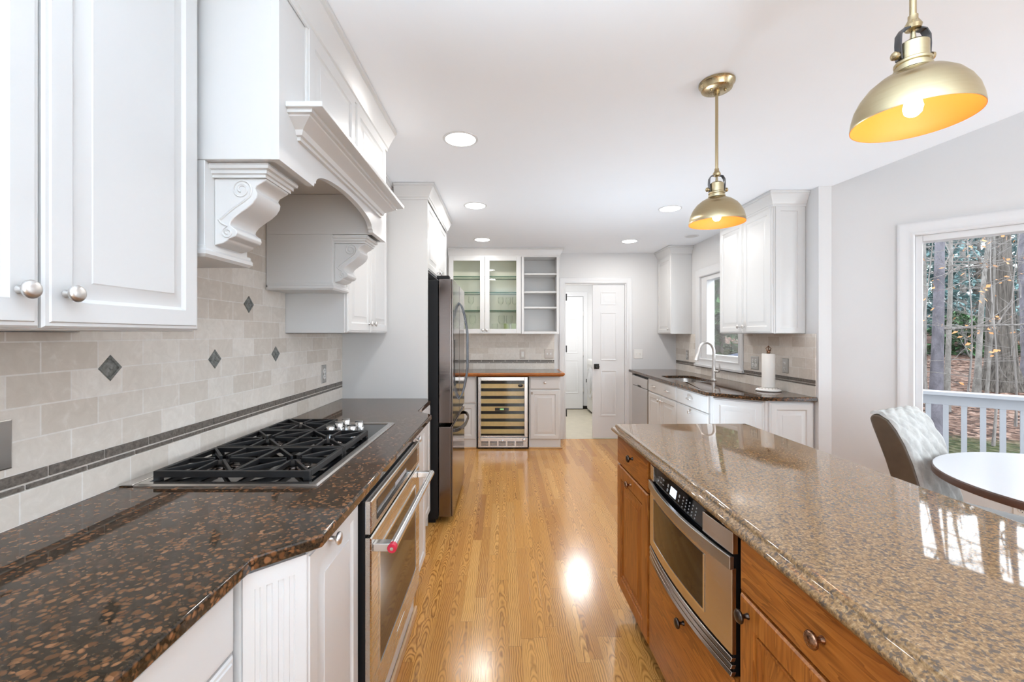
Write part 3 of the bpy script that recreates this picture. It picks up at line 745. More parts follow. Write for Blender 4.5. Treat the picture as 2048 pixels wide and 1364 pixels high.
mb = MB(); mb.box(HX - 0.02, HX, HY0, 1.35, 2.36, 2.41); mb.box(HX - 0.02, HX, 1.35, HY1, 2.36, 2.41); mb.build('top_rail', 'cab', t_)
crown_piece(t_, [(HX + 0.002, HY0), (HX + 0.002, HY1)], 1)
# mantel shelf and cove under it
mb = MB(); mb.box(HX, HX + 0.106, 1.232, 2.243, 2.020, 2.036)
ms = mb.build('mantel_shelf', 'cab', t_, bevel=0.003)
MP = [(0, 1.955), (0.010, 1.955), (0.010, 1.966), (0.018, 1.968), (0.024, 1.982), (0.045, 1.996), (0.060, 2.004), (0.062, 2.008), (0.072, 2.010), (0.072, 2.020), (0, 2.020)]
mb = MB(); mb.sweep([(HX - 0.001, 1.315), (HX, 1.315), (HX, 2.16), (HX - 0.001, 2.16)], MP, 1); mb.build('cove_moulding', 'cab', ms, smooth=25)
LX = -0.832
def pilaster(y0, y1, b0, b1):
    mb = MB(); mb.box(HW, LX, y0, y1, 1.60, HZ); mb.box(HW, LX - 0.001, y0, y1, 1.60, 1.61)
    if y0 > 2: mb.box(HW, HX - 0.0225, y0, y0 + 0.02, HZ, 2.0495)
    p = mb.build('pilaster', 'cab', t_, bevel=0.002)
    mb = MB(); mb.sweep([(HW + 0.012, y0), (LX, y0), (LX, y1), (HW + 0.012, y1)], [(0, 1.586), (0.004, 1.586), (0.011, 1.594), (0.011, 1.604), (0.007, 1.610), (0.007, 1.618), (0, 1.62)], 1)
    mb.box(HW, LX, y0, y1, 1.5865, 1.60)
    mb.build('base_moulding', 'cab', p, smooth=25)
    # corbel
    P = [(0, 1.818), (0.150, 1.818), (0.148, 1.812), (0.136, 1.805), (0.122, 1.797), (0.117, 1.788), (0.124, 1.777), (0.122, 1.764), (0.112, 1.748), (0.095, 1.733), (0.074, 1.719), (0.057, 1.706), (0.047, 1.694),
         (0.045, 1.685), (0.052, 1.679), (0.062, 1.672), (0.065, 1.662), (0.060, 1.652), (0.048, 1.647), (0.040, 1.645), (0.036, 1.638), (0.024, 1.632), (0.0, 1.626)]
    mb = MB(); mb.prism([(LX + a, b0, z) for a, z in P], [(LX + a, b1, z) for a, z in P]); cb = mb.build('corbel', 'cab', t_, smooth=40, bevel=0.004)
    mb = MB()
    prof = [(0, 1.818), (0.152, 1.818), (0.152, 1.826), (0.158, 1.828), (0.158, 1.838), (0.166, 1.840), (0.168, 1.848), (0.166, 1.8545), (0, 1.8545)]
    rr = []
    for a, z in prof[1:-1]:
        o = a - 0.152
        rr.append([(LX, b0 - 0.008 - o, z), (LX + a, b0 - 0.008 - o, z), (LX + a, b1 + 0.008 + o, z), (LX, b1 + 0.008 + o, z)])
    mb.rings(rr); mb.build('corbel_cap', 'cab', cb, smooth=25)
    for yy in (b0, b1):
        mb = MB()
        def spiral(cx, cz, r0, turns, r, start, tail=()):
            pts = []
            for k in range(int(turns * 20) + 1):
                a = start + k / 20 * 2 * PI; q = r0 * (1 - 0.8 * k / (turns * 20))
                pts.append((LX + cx + q * math.cos(a), yy, cz + q * math.sin(a)))
            pts = [(LX + a, yy, z) for a, z in tail] + pts
            mb.tube(pts, r, 6)
        spiral(0.078, 1.786, 0.030, 1.8, 0.0032, -PI * 0.15, [(0.018, 1.70), (0.035, 1.715), (0.060, 1.735), (0.085, 1.752), (0.102, 1.766)])
        spiral(0.038, 1.663, 0.017, 1.5, 0.0030, PI * 0.5, [(0.012, 1.70), (0.02, 1.69)])
        mb.build('scroll_carving', 'cab', cb, smooth=60)
pilaster(HY0 + 0.002, 1.402, 1.242, 1.372)
pilaster(2.095, HY1 - 0.002, 2.125, 2.255)

t_ = thing('wall_cabinet', 'narrow looking white wall cabinet between the range hood and the refrigerator panel', 'cabinet', (WC, 2.69, ZB), 'white wall cabinets')
mb = MB(); mb.box(WC, XF, 2.29, 3.085, ZB, CZ - 0.004); mb.build('body', 'cab', t_, bevel=0.002)
front(t_, '+X', XF, 2.297, 2.686, ZB + 0.004, ZT, R_RAISED, kn=(2.648, 1.437))
front(t_, '+X', XF, 2.690, 3.079, ZB + 0.004, ZT, R_RAISED, kn=(2.728, 1.437))
crown_piece(t_, [(XF + 0.005, 2.292), (XF + 0.005, 3.085)], 1)

# refrigerator enclosure and cabinet above it
t_ = thing('refrigerator_cabinet', 'tall white panel and cupboard surrounding the refrigerator', 'cabinet', (WC, 3.6, 0))
for y in (3.092, 4.09): mb = MB(); mb.box(WC, -0.546, y, y + 0.02, 0, CZ - 0.004); mb.build('side_panel', 'cab', t_, bevel=0.0015)
mb = MB(); mb.box(WC, -0.566, 3.114, 4.088, 1.835, CZ - 0.004); mb.build('body', 'cab', t_, bevel=0.002)
front(t_, '+X', -0.566, 3.118, 3.596, 1.84, ZT, R_RAISED, kn=(3.56, 1.88))
front(t_, '+X', -0.566, 3.602, 4.084, 1.84, ZT, R_RAISED, kn=(3.638, 1.88))
crown_piece(t_, [(XF + 0.065, 3.092), (-0.546, 3.092), (-0.546, 4.11)], 1)

t_ = thing('refrigerator', 'black stainless french door refrigerator with curved bar handles', 'refrigerator', (-0.8, 3.59, 0))
FX = -0.372
mb = MB(); mb.box(-1.12, -0.478, 3.132, 4.07, 0.03, 1.765); mb.build('case', 'black', t_, bevel=0.004)
mb = MB(); mb.box(-1.10, -0.50, 3.15, 4.05, 0.0, 0.03); mb.build('foot_grille', 'black', t_)
def fdoor(name, y0, y1, z0, z1):
    mb = MB(); mb.box(-0.474, FX - 0.012, y0, y1, z0, z1); mb.box(FX - 0.012, FX, y0 + 0.004, y1 - 0.004, z0, z1)
    return mb.build(name, 'dark_steel', t_, bevel=0.006, seg=3)
da = fdoor('door', 3.136, 3.600, 0.726, 1.775); db = fdoor('door', 3.606, 4.068, 0.726, 1.775)
fz = fdoor('freezer_drawer', 3.136, 4.068, 0.045, 0.70)
def bow(y, parent):
    mb = MB(); pts = []
    for k in range(25):
        s = k / 24; e = min(1.0, math.sin(PI * s) ** 0.55 * 1.08)
        pts.append((FX - 0.004 + 0.072 * e, y, 0.835 + 0.80 * s))
    rr = []
    for k, p in enumerate(pts):
        rr.append([(p[0] - 0.007, p[1] - 0.011, p[2]), (p[0] + 0.007, p[1] - 0.011, p[2]), (p[0] + 0.007, p[1] + 0.011, p[2]), (p[0] - 0.007, p[1] + 0.011, p[2])])
    mb.rings(rr); mb.build('handle', 'dark_steel_trim', parent, bevel=0.003)
bow(3.565, da); bow(3.642, db)
mb = MB(); rr = []
for k in range(25):
    s = k / 24; e = min(1.0, math.sin(PI * s) ** 0.5 * 1.08); xx = FX - 0.004 + 0.068 * e; y = 3.21 + 0.78 * s
    rr.append([(xx - 0.007, y, 0.642), (xx + 0.007, y, 0.642), (xx + 0.007, y, 0.668), (xx - 0.007, y, 0.668)])
mb.rings(rr); mb.build('handle', 'dark_steel_trim', fz, bevel=0.003)
for y in (3.15, 3.97): mb = MB(); mb.box(-0.49, -0.40, y, y + 0.08, 1.7755, 1.80); mb.build('hinge_cover', 'black', t_, bevel=0.004)
mb = MB(); mb.box(FX, FX + 0.003, 3.26, 3.46, 0.98, 1.33); ds = mb.build('dispenser', 'gloss_black', da, bevel=0.002)

# brown granite counter on the left
poly = [(WC + 0.0005, -0.6), (-0.515, -0.6), (-0.515, 0.885), (-0.412, 0.985), (-0.412, 2.46), (-0.424, 2.482), (-0.51, 2.58), (-0.51, 3.0), (-0.545, 3.09), (WC + 0.0005, 3.09)]
mb = MB(); mb.slab(poly, 0.884, 0.914)
tag(mb.build('granite_countertop', 'granite', None, bevel=0.0065, seg=3), 'long dark brown granite countertop along the left wall holding the cooktop', 'countertop')

# base cabinets under it
BX = -0.46
t_ = thing('base_cabinet', 'plain white base cabinet in the lower left foreground under the granite', 'cabinet', (-0.85, 0.2, 0), 'white base cabinets on the left')
mb = MB(); mb.box(WC, -0.556, -0.6, 0.885, 0.10, 0.884); mb.box(WC, -0.60, -0.6, 0.885, 0, 0.10); mb.build('body', 'cab', t_, bevel=0.0015)
front(t_, '+X', -0.556, -0.02, 0.868, 0.735, 0.876, R_SLAB, name='drawer_front')
front(t_, '+X', -0.556, 0.43, 0.868, 0.115, 0.728, R_RAISED); front(t_, '+X', -0.556, -0.02, 0.424, 0.115, 0.728, R_RAISED)

t_ = thing('base_cabinet', 'white base cabinet with a fluted angled corner beside the oven', 'cabinet', (-0.8, 1.11, 0), 'white base cabinets on the left')
mb = MB(); mb.slab([(WC, 0.89), (-0.545, 0.89), (BX, 0.972), (BX, 1.322), (WC, 1.322)], 0.10, 0.884); mb.slab([(WC, 0.89), (-0.59, 0.89), (BX - 0.03, 1.0), (BX - 0.03, 1.322), (WC, 1.322)], 0, 0.10)
mb.build('body', 'cab', t_, bevel=0.0015)
front(t_, '+X', BX, 0.974, 1.320, 0.115, 0.876, R_RAISED, kn=(1.10, 0.852))
A = Vector((-0.534, 0.884, 0)); B = Vector((-0.444, 0.972, 0)); U = (B - A).normalized(); N = Vector((U.y, -U.x, 0)); L = (B - A).length
mb = MB(); rr = []
prof = [(0, 0)]
for k in range(4):
    c = L * (0.22 + 0.18 * k); prof += [(c - 0.006, 0), (c - 0.004, -0.003), (c + 0.004, -0.003), (c + 0.006, 0)]
prof += [(L, 0), (L, -0.014), (0, -0.014)]
mb.rings([[A + U * a + N * d + ZA * z for a, d in prof] for z in (0.115, 0.84)])
mb.rings([[A + U * a + N * d + ZA * z for a, d in ((0, 0), (L, 0), (L, -0.014), (0, -0.014))] for z in (0.84, 0.876)])
mb.build('fluted_corner', 'cab', t_, smooth=20)

# oven niche: rails above and below
t_ = thing('oven_surround', 'white rail and toe board framing the oven under the cooktop', 'cabinet frame', (-0.5, 1.71, 0))
mb = MB(); mb.box(-0.52, BX + 0.02, 1.325, 2.095, 0.858, 0.884); mb.build('top_rail', 'cab', t_)
mb = MB(); mb.box(-0.52, BX + 0.022, 1.325, 2.095, 0.04, 0.164); mb.build('toe_board', 'cab', t_)
mb = MB(); mb.box(BX + 0.022, BX + 0.036, 1.2, 2.12, 0.0, 0.045); mb.build('shoe_moulding', 'shoe', t_, bevel=0.006)

OY0, OY1, OX = 1.332, 2.088, -0.409
t_ = thing('wall_oven', 'stainless steel oven under the cooktop with a bar handle and red medallion', 'oven', (-0.7, 1.71, 0.17))
mb = MB(); mb.box(-1.0, BX + 0.024, OY0 + 0.006, OY1 - 0.006, 0.166, 0.856); mb.box(BX + 0.024, OX - 0.02, OY0 + 0.001, OY1 - 0.001, 0.17, 0.852); mb.build('case', 'black', t_)
mb = MB(); mb.panel((OX, OY0, 0.754), YA, XA, OY1 - OY0, 0.101, 0.018, [(0, -0.003), (0.003, 0)])
cp = mb.build('control_panel', 'steel_y', t_, smooth=20)
mb = MB(); mb.box(OX, OX + 0.0015, OY0 + 0.06, OY1 - 0.06, 0.775, 0.838); dw = mb.build('display_window', 'gloss_black', cp)
mb = MB(); mb.box(OX + 0.0015, OX + 0.0022, 1.62, 1.80, 0.80, 0.815); mb.build('display_text', 'legend', cp)
mb = MB(); mb.box(-0.428, -0.420, OY0 + 0.0004, OY0 + 0.001, 0.768, 0.84); mb.build('side_label', 'bluestrip', t_)
# door with window
mb = MB(); dz0, dz1 = 0.172, 0.742
gy0, gy1, gz0, gz1 = OY0 + 0.088, OY1 - 0.095, 0.288, 0.668
mb.panel((OX, OY0, dz0), YA, XA, OY1 - OY0, dz1 - dz0, 0.018, [(0, -0.004), (0.004, 0)])
dr = mb.build('door', 'steel_y', t_, smooth=20)
mb = MB(); mb.panel((OX + 0.0012, gy0, gz0), YA, XA, gy1 - gy0, gz1 - gz0, 0.001, [(0, 0), (0.001, 0)]); mb.build('door_window', 'gloss_black', dr, smooth=0)
mb = MB()
for a, b, c, d in ((gy0 - 0.008, gy0, gz0 - 0.008, gz1 + 0.008), (gy1, gy1 + 0.008, gz0 - 0.008, gz1 + 0.008), (gy0, gy1, gz0 - 0.008, gz0), (gy0, gy1, gz1, gz1 + 0.008)): mb.box(OX, OX + 0.003, a, b, c, d)
mb.build('window_trim', 'chrome', dr)
mb = MB(); mb.cyl((-0.348, OY0 + 0.012, 0.706), (-0.348, OY1 - 0.012, 0.706), 0.0135, n=24)
hd = mb.build('handle', 'chrome', dr, smooth=40)
for y in (OY0 + 0.03, OY1 - 0.03):
    mb = MB(); mb.box(OX, -0.352, y - 0.016, y + 0.016, 0.693, 0.719); mb.build('handle_bracket', 'chrome', dr, bevel=0.003)
mb = MB(); mb.lathe((-0.348, OY0 + 0.012, 0.706), -YA, [(0.0148, -0.014), (0.0148, 0.002), (0.0130, 0.004)], 24); mb.lathe((-0.348, OY0 + 0.008, 0.706), -YA, [(0.0128, 0), (0.0128, 0.0012), (0.0055, 0.0012), (0.0055, 0.0004)], 24, True, False)
mb.build('medallion', 'red', dr, smooth=40)
mb = MB(); mb.lathe((-0.348, OY0 + 0.0075, 0.706), -YA, [(0.0055, 0), (0.0052, 0.0016), (0, 0.002)], 20); mb.build('medallion_centre', 'chrome', dr, smooth=40)
mb = MB(); mb.box(OX, OX + 0.0015, 1.655, 1.775, 0.222, 0.234); mb.build('badge', 'chrome', dr)

t_ = thing('base_cabinet', 'narrow white base cabinet between the oven and the refrigerator', 'cabinet', (-0.8, 2.3, 0), 'white base cabinets on the left')
mb = MB(); mb.slab([(WC, 2.098), (BX, 2.098), (BX, 2.45), (-0.54, 2.57), (-0.54, 3.085), (WC, 3.085)], 0.10, 0.884); mb.slab([(WC, 2.098), (BX - 0.02, 2.098), (BX - 0.02, 2.43), (-0.57, 2.55), (-0.57, 3.085), (WC, 3.085)], 0, 0.10)
mb.build('body', 'cab', t_, bevel=0.0015)
front(t_, '+X', BX, 2.102, 2.447, 0.115, 0.876, R_RAISED, kn=(2.16, 0.848))
front(t_, '+X', -0.54, 2.60, 3.07, 0.115, 0.876, R_RAISED)

# gas cooktop
t_ = thing('gas_cooktop', 'five burner gas cooktop with black iron grates set in brown granite', 'cooktop', (-0.83, 1.75, 0.914))
KX0, KX1, KY0, KY1 = -1.108, -0.557, 1.292, 2.212
mb = MB(); zt = 0.9215
def rct(i, z): return [(KX0 + i, KY0 + i, z), (KX1 - i, KY0 + i, z), (KX1 - i, KY1 - i, z), (KX0 + i, KY1 - i, z)]
mb.rings([rct(0, 0.9143), rct(0, 0.917), rct(0.006, zt), rct(0.026, zt), rct(0.030, 0.917), rct(0.034, 0.917)], True, False); pan = mb.build('pan_rim', 'steel', t_, smooth=15)
mb = MB(); mb.box(KX0 + 0.03, KX1 - 0.03, KY0 + 0.03, KY1 - 0.03, 0.9146, 0.9172); mb.build('glass_top', 'gloss_black', t_)
mb = MB(); mb.box(WC + 0.012, KX0 - 0.001, KY0, KY1, 0.9143, 0.9225); vt = mb.build('vent_strip', 'steel', t_, bevel=0.003)
GZ0, GZ1 = 0.930, 0.947
def grate(x0, x1, y0, y1, burners):
    mb = MB(); w = 0.013
    mb.box(x0, x1, y0, y0 + w, GZ0 - 0.003, GZ1); mb.box(x0, x1, y1 - w, y1, GZ0, GZ1); mb.box(x0, x0 + w, y0 + w, y1 - w, GZ0, GZ1); mb.box(x1 - w, x1, y0 + w, y1 - w, GZ0 - 0.003, GZ1)
    for a in (x0, x1 - 0.02):
        for b in (y0, y1 - 0.02): mb.box(a, a + 0.02, b, b + 0.02, 0.9165, GZ0)
    ym = (y0 + y1) / 2; bx = sorted(b for b in burners)
    edges = [x0] + [(bx[i] + bx[i + 1]) / 2 for i in range(len(bx) - 1)] + [x1]
    for e in edges[1:-1]: mb.box(e - 0.006, e + 0.006, y0 + w, y1 - w, GZ0, GZ1)
    for i, b in enumerate(bx):
        e0, e1 = edges[i], edges[i + 1]; r0 = 0.026
        for px, py in ((e0, y0), (e0, ym), (e0, y1), (b, y0), (b, y1), (e1, y0), (e1, ym), (e1, y1)):
            v = Vector((px - b, py - ym, 0)); l = v.length; v /= l; s = Vector((-v.y, v.x, 0)) * 0.0045; c = Vector((b, ym, 0))
            p, q = c + v * r0, c + v * (l - 0.008)
            mb.add([p - s + ZA * (GZ0 + 0.004), p + s + ZA * (GZ0 + 0.004), q + s + ZA * GZ0, q - s + ZA * GZ0, p - s + ZA * (GZ1 + 0.002), p + s + ZA * (GZ1 + 0.002), q + s + ZA * GZ1, q - s + ZA * GZ1],
                   [(0, 3, 2, 1), (4, 5, 6, 7), (0, 1, 5, 4), (1, 2, 6, 5), (2, 3, 7, 6), (3, 0, 4, 7)])
    mb.build('grate', 'iron', t_, bevel=0.002)
    for b in bx:
        mb = MB(); mb.lathe((b, ym, 0.9165), ZA, [(0.055, 0), (0.052, 0.003), (0.034, 0.006), (0.034, 0.012)], 28); o = mb.build('burner', 'dark_steel', t_, smooth=40)
        mb = MB(); mb.lathe((b, ym, 0.9285), ZA, [(0.030, 0), (0.031, 0.004), (0.026, 0.008), (0, 0.009)], 28); mb.build('burner_cap', 'iron', o, smooth=40)
grate(-1.086, -0.602, 1.338, 1.626, [-0.965, -0.72])
grate(-1.086, -0.602, 1.632, 1.915, [-0.965, -0.72])
grate(-1.086, -0.835, 1.921, 2.175, [-0.962])
for x, y in ((-0.80, 1.99), (-0.705, 2.0), (-0.79, 2.07), (-0.70, 2.09), (-0.785, 2.15)):
    mb = MB(); mb.lathe((x, y, 0.9172), ZA, [(0.023, 0), (0.023, 0.004), (0.019, 0.006), (0.0185, 0.026), (0.016, 0.029), (0, 0.029)], 24); mb.box(x - 0.019, x + 0.019, y - 0.004, y + 0.004, 0.945, 0.953)
    mb.build('control_knob', 'chrome', t_, smooth=40)
# ------------------------------------------------------------------ back wall: bar with wine cooler, glass cabinet, open shelves
DY = 5.375                                     # carcass front of the back wall cabinets
def shell(mb, x0, x1, y0, y1, z0, z1, w=0.018):
    mb.box(x0, x0 + w, y0, y1, z0, z1); mb.box(x1 - w, x1, y0, y1, z0, z1)
    mb.box(x0 + w, x1 - w, y0, y1, z0, z0 + w); mb.box(x0 + w, x1 - w, y0, y1, z1 - w, z1); mb.box(x0 + w, x1 - w, y1 - 0.01, y1, z0 + w, z1 - w)
t_ = thing('display_cabinet', 'white wall cabinet with two glass doors and glass shelves of stemware', 'cabinet', (-0.23, 5.52, ZB))
mb = MB(); shell(mb, -0.690, 0.213, DY, WB - 0.0015, ZB, 2.36); mb.box(-0.690, 0.213, DY, WB - 0.0015, 2.362, CZ - 0.004); mb.build('body', ['cream'], t_)
mb = MB(); mb.box(-0.690, 0.213, DY - 0.018, DY - 0.0005, 2.345, 2.40); mb.build('top_rail', 'cab', t_)
crown_piece(t_, [(-0.69, DY - 0.016), (0.215, DY - 0.016)], 1)
for zz in (2.085, 1.888, 1.660):
    mb = MB(); mb.box(-0.670, 0.193, DY + 0.02, WB - 0.014, zz, zz + 0.012)
    mb.mi = [0 if i % 6 in (0, 1) else 1 for i in range(len(mb.f))]
    mb.build('glass_shelf', ['shelfglass', 'edgeglass'], t_, smooth=0)
for x0, x1, kx in ((-0.686, -0.2395, -0.262), (-0.2365, 0.210, -0.213)):
    mb = MB(); fw = 0.058; y = DY - 0.02; z0, z1 = ZB + 0.003, 2.342
    for a, b, c, d in ((x0, x0 + fw, z0, z1), (x1 - fw, x1, z0, z1), (x0 + fw, x1 - fw, z0, z0 + fw), (x0 + fw, x1 - fw, z1 - fw, z1)): mb.box(a, b, y, DY - 0.001, c, d)
    dr = mb.build('glass_door', 'cab', t_, bevel=0.003)
    mb = MB(); mb.box(x0 + fw - 0.004, x1 - fw + 0.004, y + 0.008, y + 0.011, z0 + fw - 0.004, z1 - fw + 0.004); mb.build('pane', 'cabpane', dr, smooth=0)
    knob((kx, y, 1.425), -YA, dr, 'nickel')
t_ = thing('shelf_cabinet', 'open white shelf unit with three shelves beside the glass doors', 'shelf', (0.45, 5.52, ZB))
mb = MB(); shell(mb, 0.216, 0.684, DY, WB - 0.0015, ZB, 2.36, 0.018); mb.box(0.216, 0.684, DY, WB - 0.0015, 2.362, CZ - 0.004); mb.build('body', 'cab', t_)
mb = MB()
for a, b, c, d in ((0.216, 0.248, ZB, 2.40), (0.652, 0.684, ZB, 2.40), (0.248, 0.652, ZB, ZB + 0.03), (0.248, 0.652, 2.33, 2.40)): mb.box(a, b, DY - 0.018, DY - 0.0005, c, d)
mb.build('face_frame', 'cab', t_, bevel=0.0015)
crown_piece(t_, [(0.215, DY - 0.016), (0.684, DY - 0.016), (0.684, WB - 0.0015)], 1)
for zz in (2.112, 1.888, 1.695):
    mb = MB(); mb.box(0.235, 0.665, DY + 0.004, WB - 0.012, zz, zz + 0.02); mb.build('shelf', 'cab', t_, bevel=0.001)

# glasses
def goblet(x, y, z, label, s=1.0, mat='goblet', cup=False):
    mb = MB()
    if cup: pr = [(0.034, 0), (0.037, 0.004), (0.040, 0.10), (0.0405, 0.112), (0.037, 0.112), (0.034, 0.012), (0, 0.010)]
    else: pr = [(0.034, 0), (0.033, 0.003), (0.006, 0.008), (0.004, 0.02), (0.004, 0.075), (0.012, 0.085), (0.034, 0.105), (0.041, 0.135), (0.038, 0.17), (0.033, 0.19), (0.0315, 0.19), (0.038, 0.14), (0.03, 0.108), (0, 0.092)]
    mb.lathe((x, y, z), ZA, [(r * s, h * s) for r, h in pr], 20, True, False)
    nm = 'tumbler' if cup else 'wine_glass'
    tag(mb.build(nm, mat, None, smooth=50), label, 'glass', 'glassware in the glass door cabinet')
zs, zb = 1.6722, ZB + 0.0185
goblet(-0.04, 5.50, zs, 'left stemmed glass on the lowest glass shelf behind the right glass door', 0.9)
goblet(0.055, 5.54, zs, 'middle stemmed glass on the lowest glass shelf behind the right glass door', 0.9)
goblet(0.135, 5.48, zs, 'right stemmed glass on the lowest glass shelf behind the right glass door', 0.9)
goblet(-0.42, 5.50, zs, 'stemmed glass on the lowest glass shelf behind the left glass door', 0.95)
goblet(-0.325, 5.52, zs, 'small tumbler on the lowest glass shelf behind the left glass door', 0.5, cup=True)
goblet(-0.03, 5.55, zb, 'tall stemmed glass at the bottom left of the right glass door', 1.15)
goblet(0.07, 5.58, zb, 'tall stemmed glass standing behind the green tumblers', 1.15)
goblet(0.035, 5.47, zb, 'left green tumbler on the cabinet floor behind the right glass door', 1.0, 'tumbler', True)
goblet(0.130, 5.47, zb, 'right green tumbler on the cabinet floor behind the right glass door', 1.0, 'tumbler', True)
goblet(-0.115, 5.52, zb, 'clear tumbler on the cabinet floor beside the tall stemmed glass', 1.0, 'goblet', True)
goblet(-0.40, 5.52, zb, 'tall stemmed glass on the cabinet floor behind the left glass door', 1.15)
goblet(-0.51, 5.54, zb, 'stemmed glass partly hidden by the refrigerator handle', 1.15)

# bar counter with oak edge
t_ = thing('bar_countertop', 'dark bar countertop with a varnished oak edge over the wine cooler', 'countertop', (0, 5.4, 0.884))
mb = MB(); mb.box(-0.75, 0.690, 5.145, WB - 0.0015, 0.884, 0.914); mb.build('top_slab', 'granite', t_, bevel=0.002)
mb = MB(); mb.sweep([(-0.75, 5.1455), (0.6905, 5.1455), (0.6905, WB - 0.001)], [(0, 0.872), (0.010, 0.872), (0.022, 0.884), (0.030, 0.894), (0.030, 0.908), (0.024, 0.913), (0, 0.9135)], 1)
mb.build('oak_edge', 'oak_x', t_, smooth=25)
BY = 5.20
t_ = thing('base_cabinet', 'white base cabinet with one drawer right of the wine cooler', 'cabinet', (0.48, 5.4, 0), 'white cabinets of the bar')
mb = MB(); mb.box(0.300, 0.680, BY, WB - 0.012, 0.0, 0.871); mb.build('body', 'cab', t_, bevel=0.0015)
front(t_, '-Y', BY, 0.310, 0.668, 0.715, 0.862, R_SLAB, name='drawer_front', kn=(0.49, 0.795))
front(t_, '-Y', BY, 0.310, 0.668, 0.112, 0.703, R_RAISED)
mb = MB(); mb.box(0.322, 0.345, BY - 0.021, BY - 0.0185, 0.652, 0.682); mb.build('catch', 'plate_taupe', t_)
mb = MB(); mb.box(0.295, 0.700, BY - 0.014, BY - 0.0005, 0, 0.02); mb.build('shoe_moulding', 'shoe', t_, bevel=0.005)
t_ = thing('base_cabinet', 'white base cabinet between the refrigerator and the wine cooler', 'cabinet', (-0.54, 5.4, 0), 'white cabinets of the bar')
mb = MB(); mb.box(-0.75, -0.330, BY, WB - 0.012, 0.0, 0.871); mb.build('body', 'cab', t_, bevel=0.0015)
front(t_, '-Y', BY, -0.735, -0.340, 0.545, 0.862, R_SLAB, name='drawer_front')
front(t_, '-Y', BY, -0.735, -0.340, 0.112, 0.535, R_RAISED)
mb = MB(); mb.box(-0.75, -0.330, BY - 0.014, BY - 0.0005, 0, 0.02); mb.build('shoe_moulding', 'shoe', t_, bevel=0.005)

WX0, WX1, WY = -0.323, 0.292, 5.165
t_ = thing('wine_cooler', 'stainless framed wine cooler with beech rack fronts behind glass', 'wine cooler', (-0.015, 5.4, 0))
mb = MB(); shell(mb, WX0, WX1, WY + 0.045, WB - 0.03, 0.0, 0.868, 0.02); mb.build('case', 'black', t_)
def cooler_frame():
    mb = MB()
    for a, b, c, d in ((WX0 + 0.012, WX0 + 0.048, 0.145, 0.862), (WX1 - 0.048, WX1 - 0.008, 0.145, 0.862), (WX0 + 0.048, WX1 - 0.048, 0.818, 0.862), (WX0 + 0.048, WX1 - 0.048, 0.145, 0.158)): mb.box(a, b, WY, WY + 0.04, c, d)
    return mb
dr = cooler_frame().build('door', 'steel_x', t_, bevel=0.003)
mb = MB(); mb.box(WX0 + 0.046, WX1 - 0.046, WY + 0.010, WY + 0.014, 0.156, 0.82); mb.build('pane', 'cabpane', dr, smooth=0)
for k in range(7):
    z = 0.172 + k * 0.0915
    mb = MB(); mb.box(WX0 + 0.03, WX1 - 0.03, WY + 0.055, WY + 0.075, z, z + 0.053); mb.build('rack_front', 'rack', t_, bevel=0.003)
mb = MB(); mb.box(WX0 + 0.022, WX1 - 0.022, WY + 0.30, WY + 0.31, 0.03, 0.84); mb.build('dark_interior', 'black', t_, smooth=0)
mb = MB(); mb.cyl((WX0 + 0.031, WY - 0.028, 0.10), (WX0 + 0.031, WY - 0.028, 0.855), 0.009, n=16)
for z in (0.13, 0.83): mb.cyl((WX0 + 0.031, WY, z), (WX0 + 0.031, WY - 0.028, z), 0.006, n=12)
mb.build('handle', 'chrome', dr, smooth=40)
mb = MB(); mb.box(WX0 + 0.012, WX1 - 0.008, WY, WY + 0.04, 0.02, 0.140)
gr = mb.build('grille', 'steel_x', t_, bevel=0.004)
mb = MB()
for k in range(5):
    x = WX0 + 0.05 + k * 0.1045
    for z in (0.045, 0.059, 0.073, 0.087): mb.box(x, x + 0.085, WY - 0.001, WY + 0.001, z, z + 0.008)
mb.build('vent_slots', 'slot', gr, smooth=0)
mb = MB(); mb.lathe((WX0 + 0.305, WY, 0.10), -YA, [(0.012, 0), (0.012, 0.012), (0.006, 0.02), (0, 0.021)], 20); mb.build('lock', 'chrome', gr, smooth=40)
mb = MB(); mb.lathe((WX1 - 0.05, WY, 0.112), -YA, [(0.022, 0), (0.022, 0.006), (0.016, 0.014), (0, 0.016)], 24); mb.build('knob', 'chrome', gr, smooth=40)
mb = MB(); mb.box(WX0 + 0.215, WX0 + 0.38, WY + 0.006, WY + 0.0098, 0.458, 0.492); dp = mb.build('display', 'gloss_black', dr)
mb = MB()
for k in range(4): mb.box(WX0 + 0.275 + k * 0.012, WX0 + 0.283 + k * 0.012, WY + 0.0050, WY + 0.0059, 0.468, 0.484)
mb.build('display_digits', 'lcdg', t_)
mb = MB(); rr = [[(WX1 - 0.095 + 0.03 * math.cos(a) * s, WY + 0.0098 - d, 0.758 + 0.017 * math.sin(a) * s) for a in [2 * PI * i / 24 for i in range(24)]] for s, d in ((1, 0), (1, 0.002), (0.9, 0.003))]
mb.rings(rr); mb.build('oval_badge', 'gloss_black', dr, smooth=40)

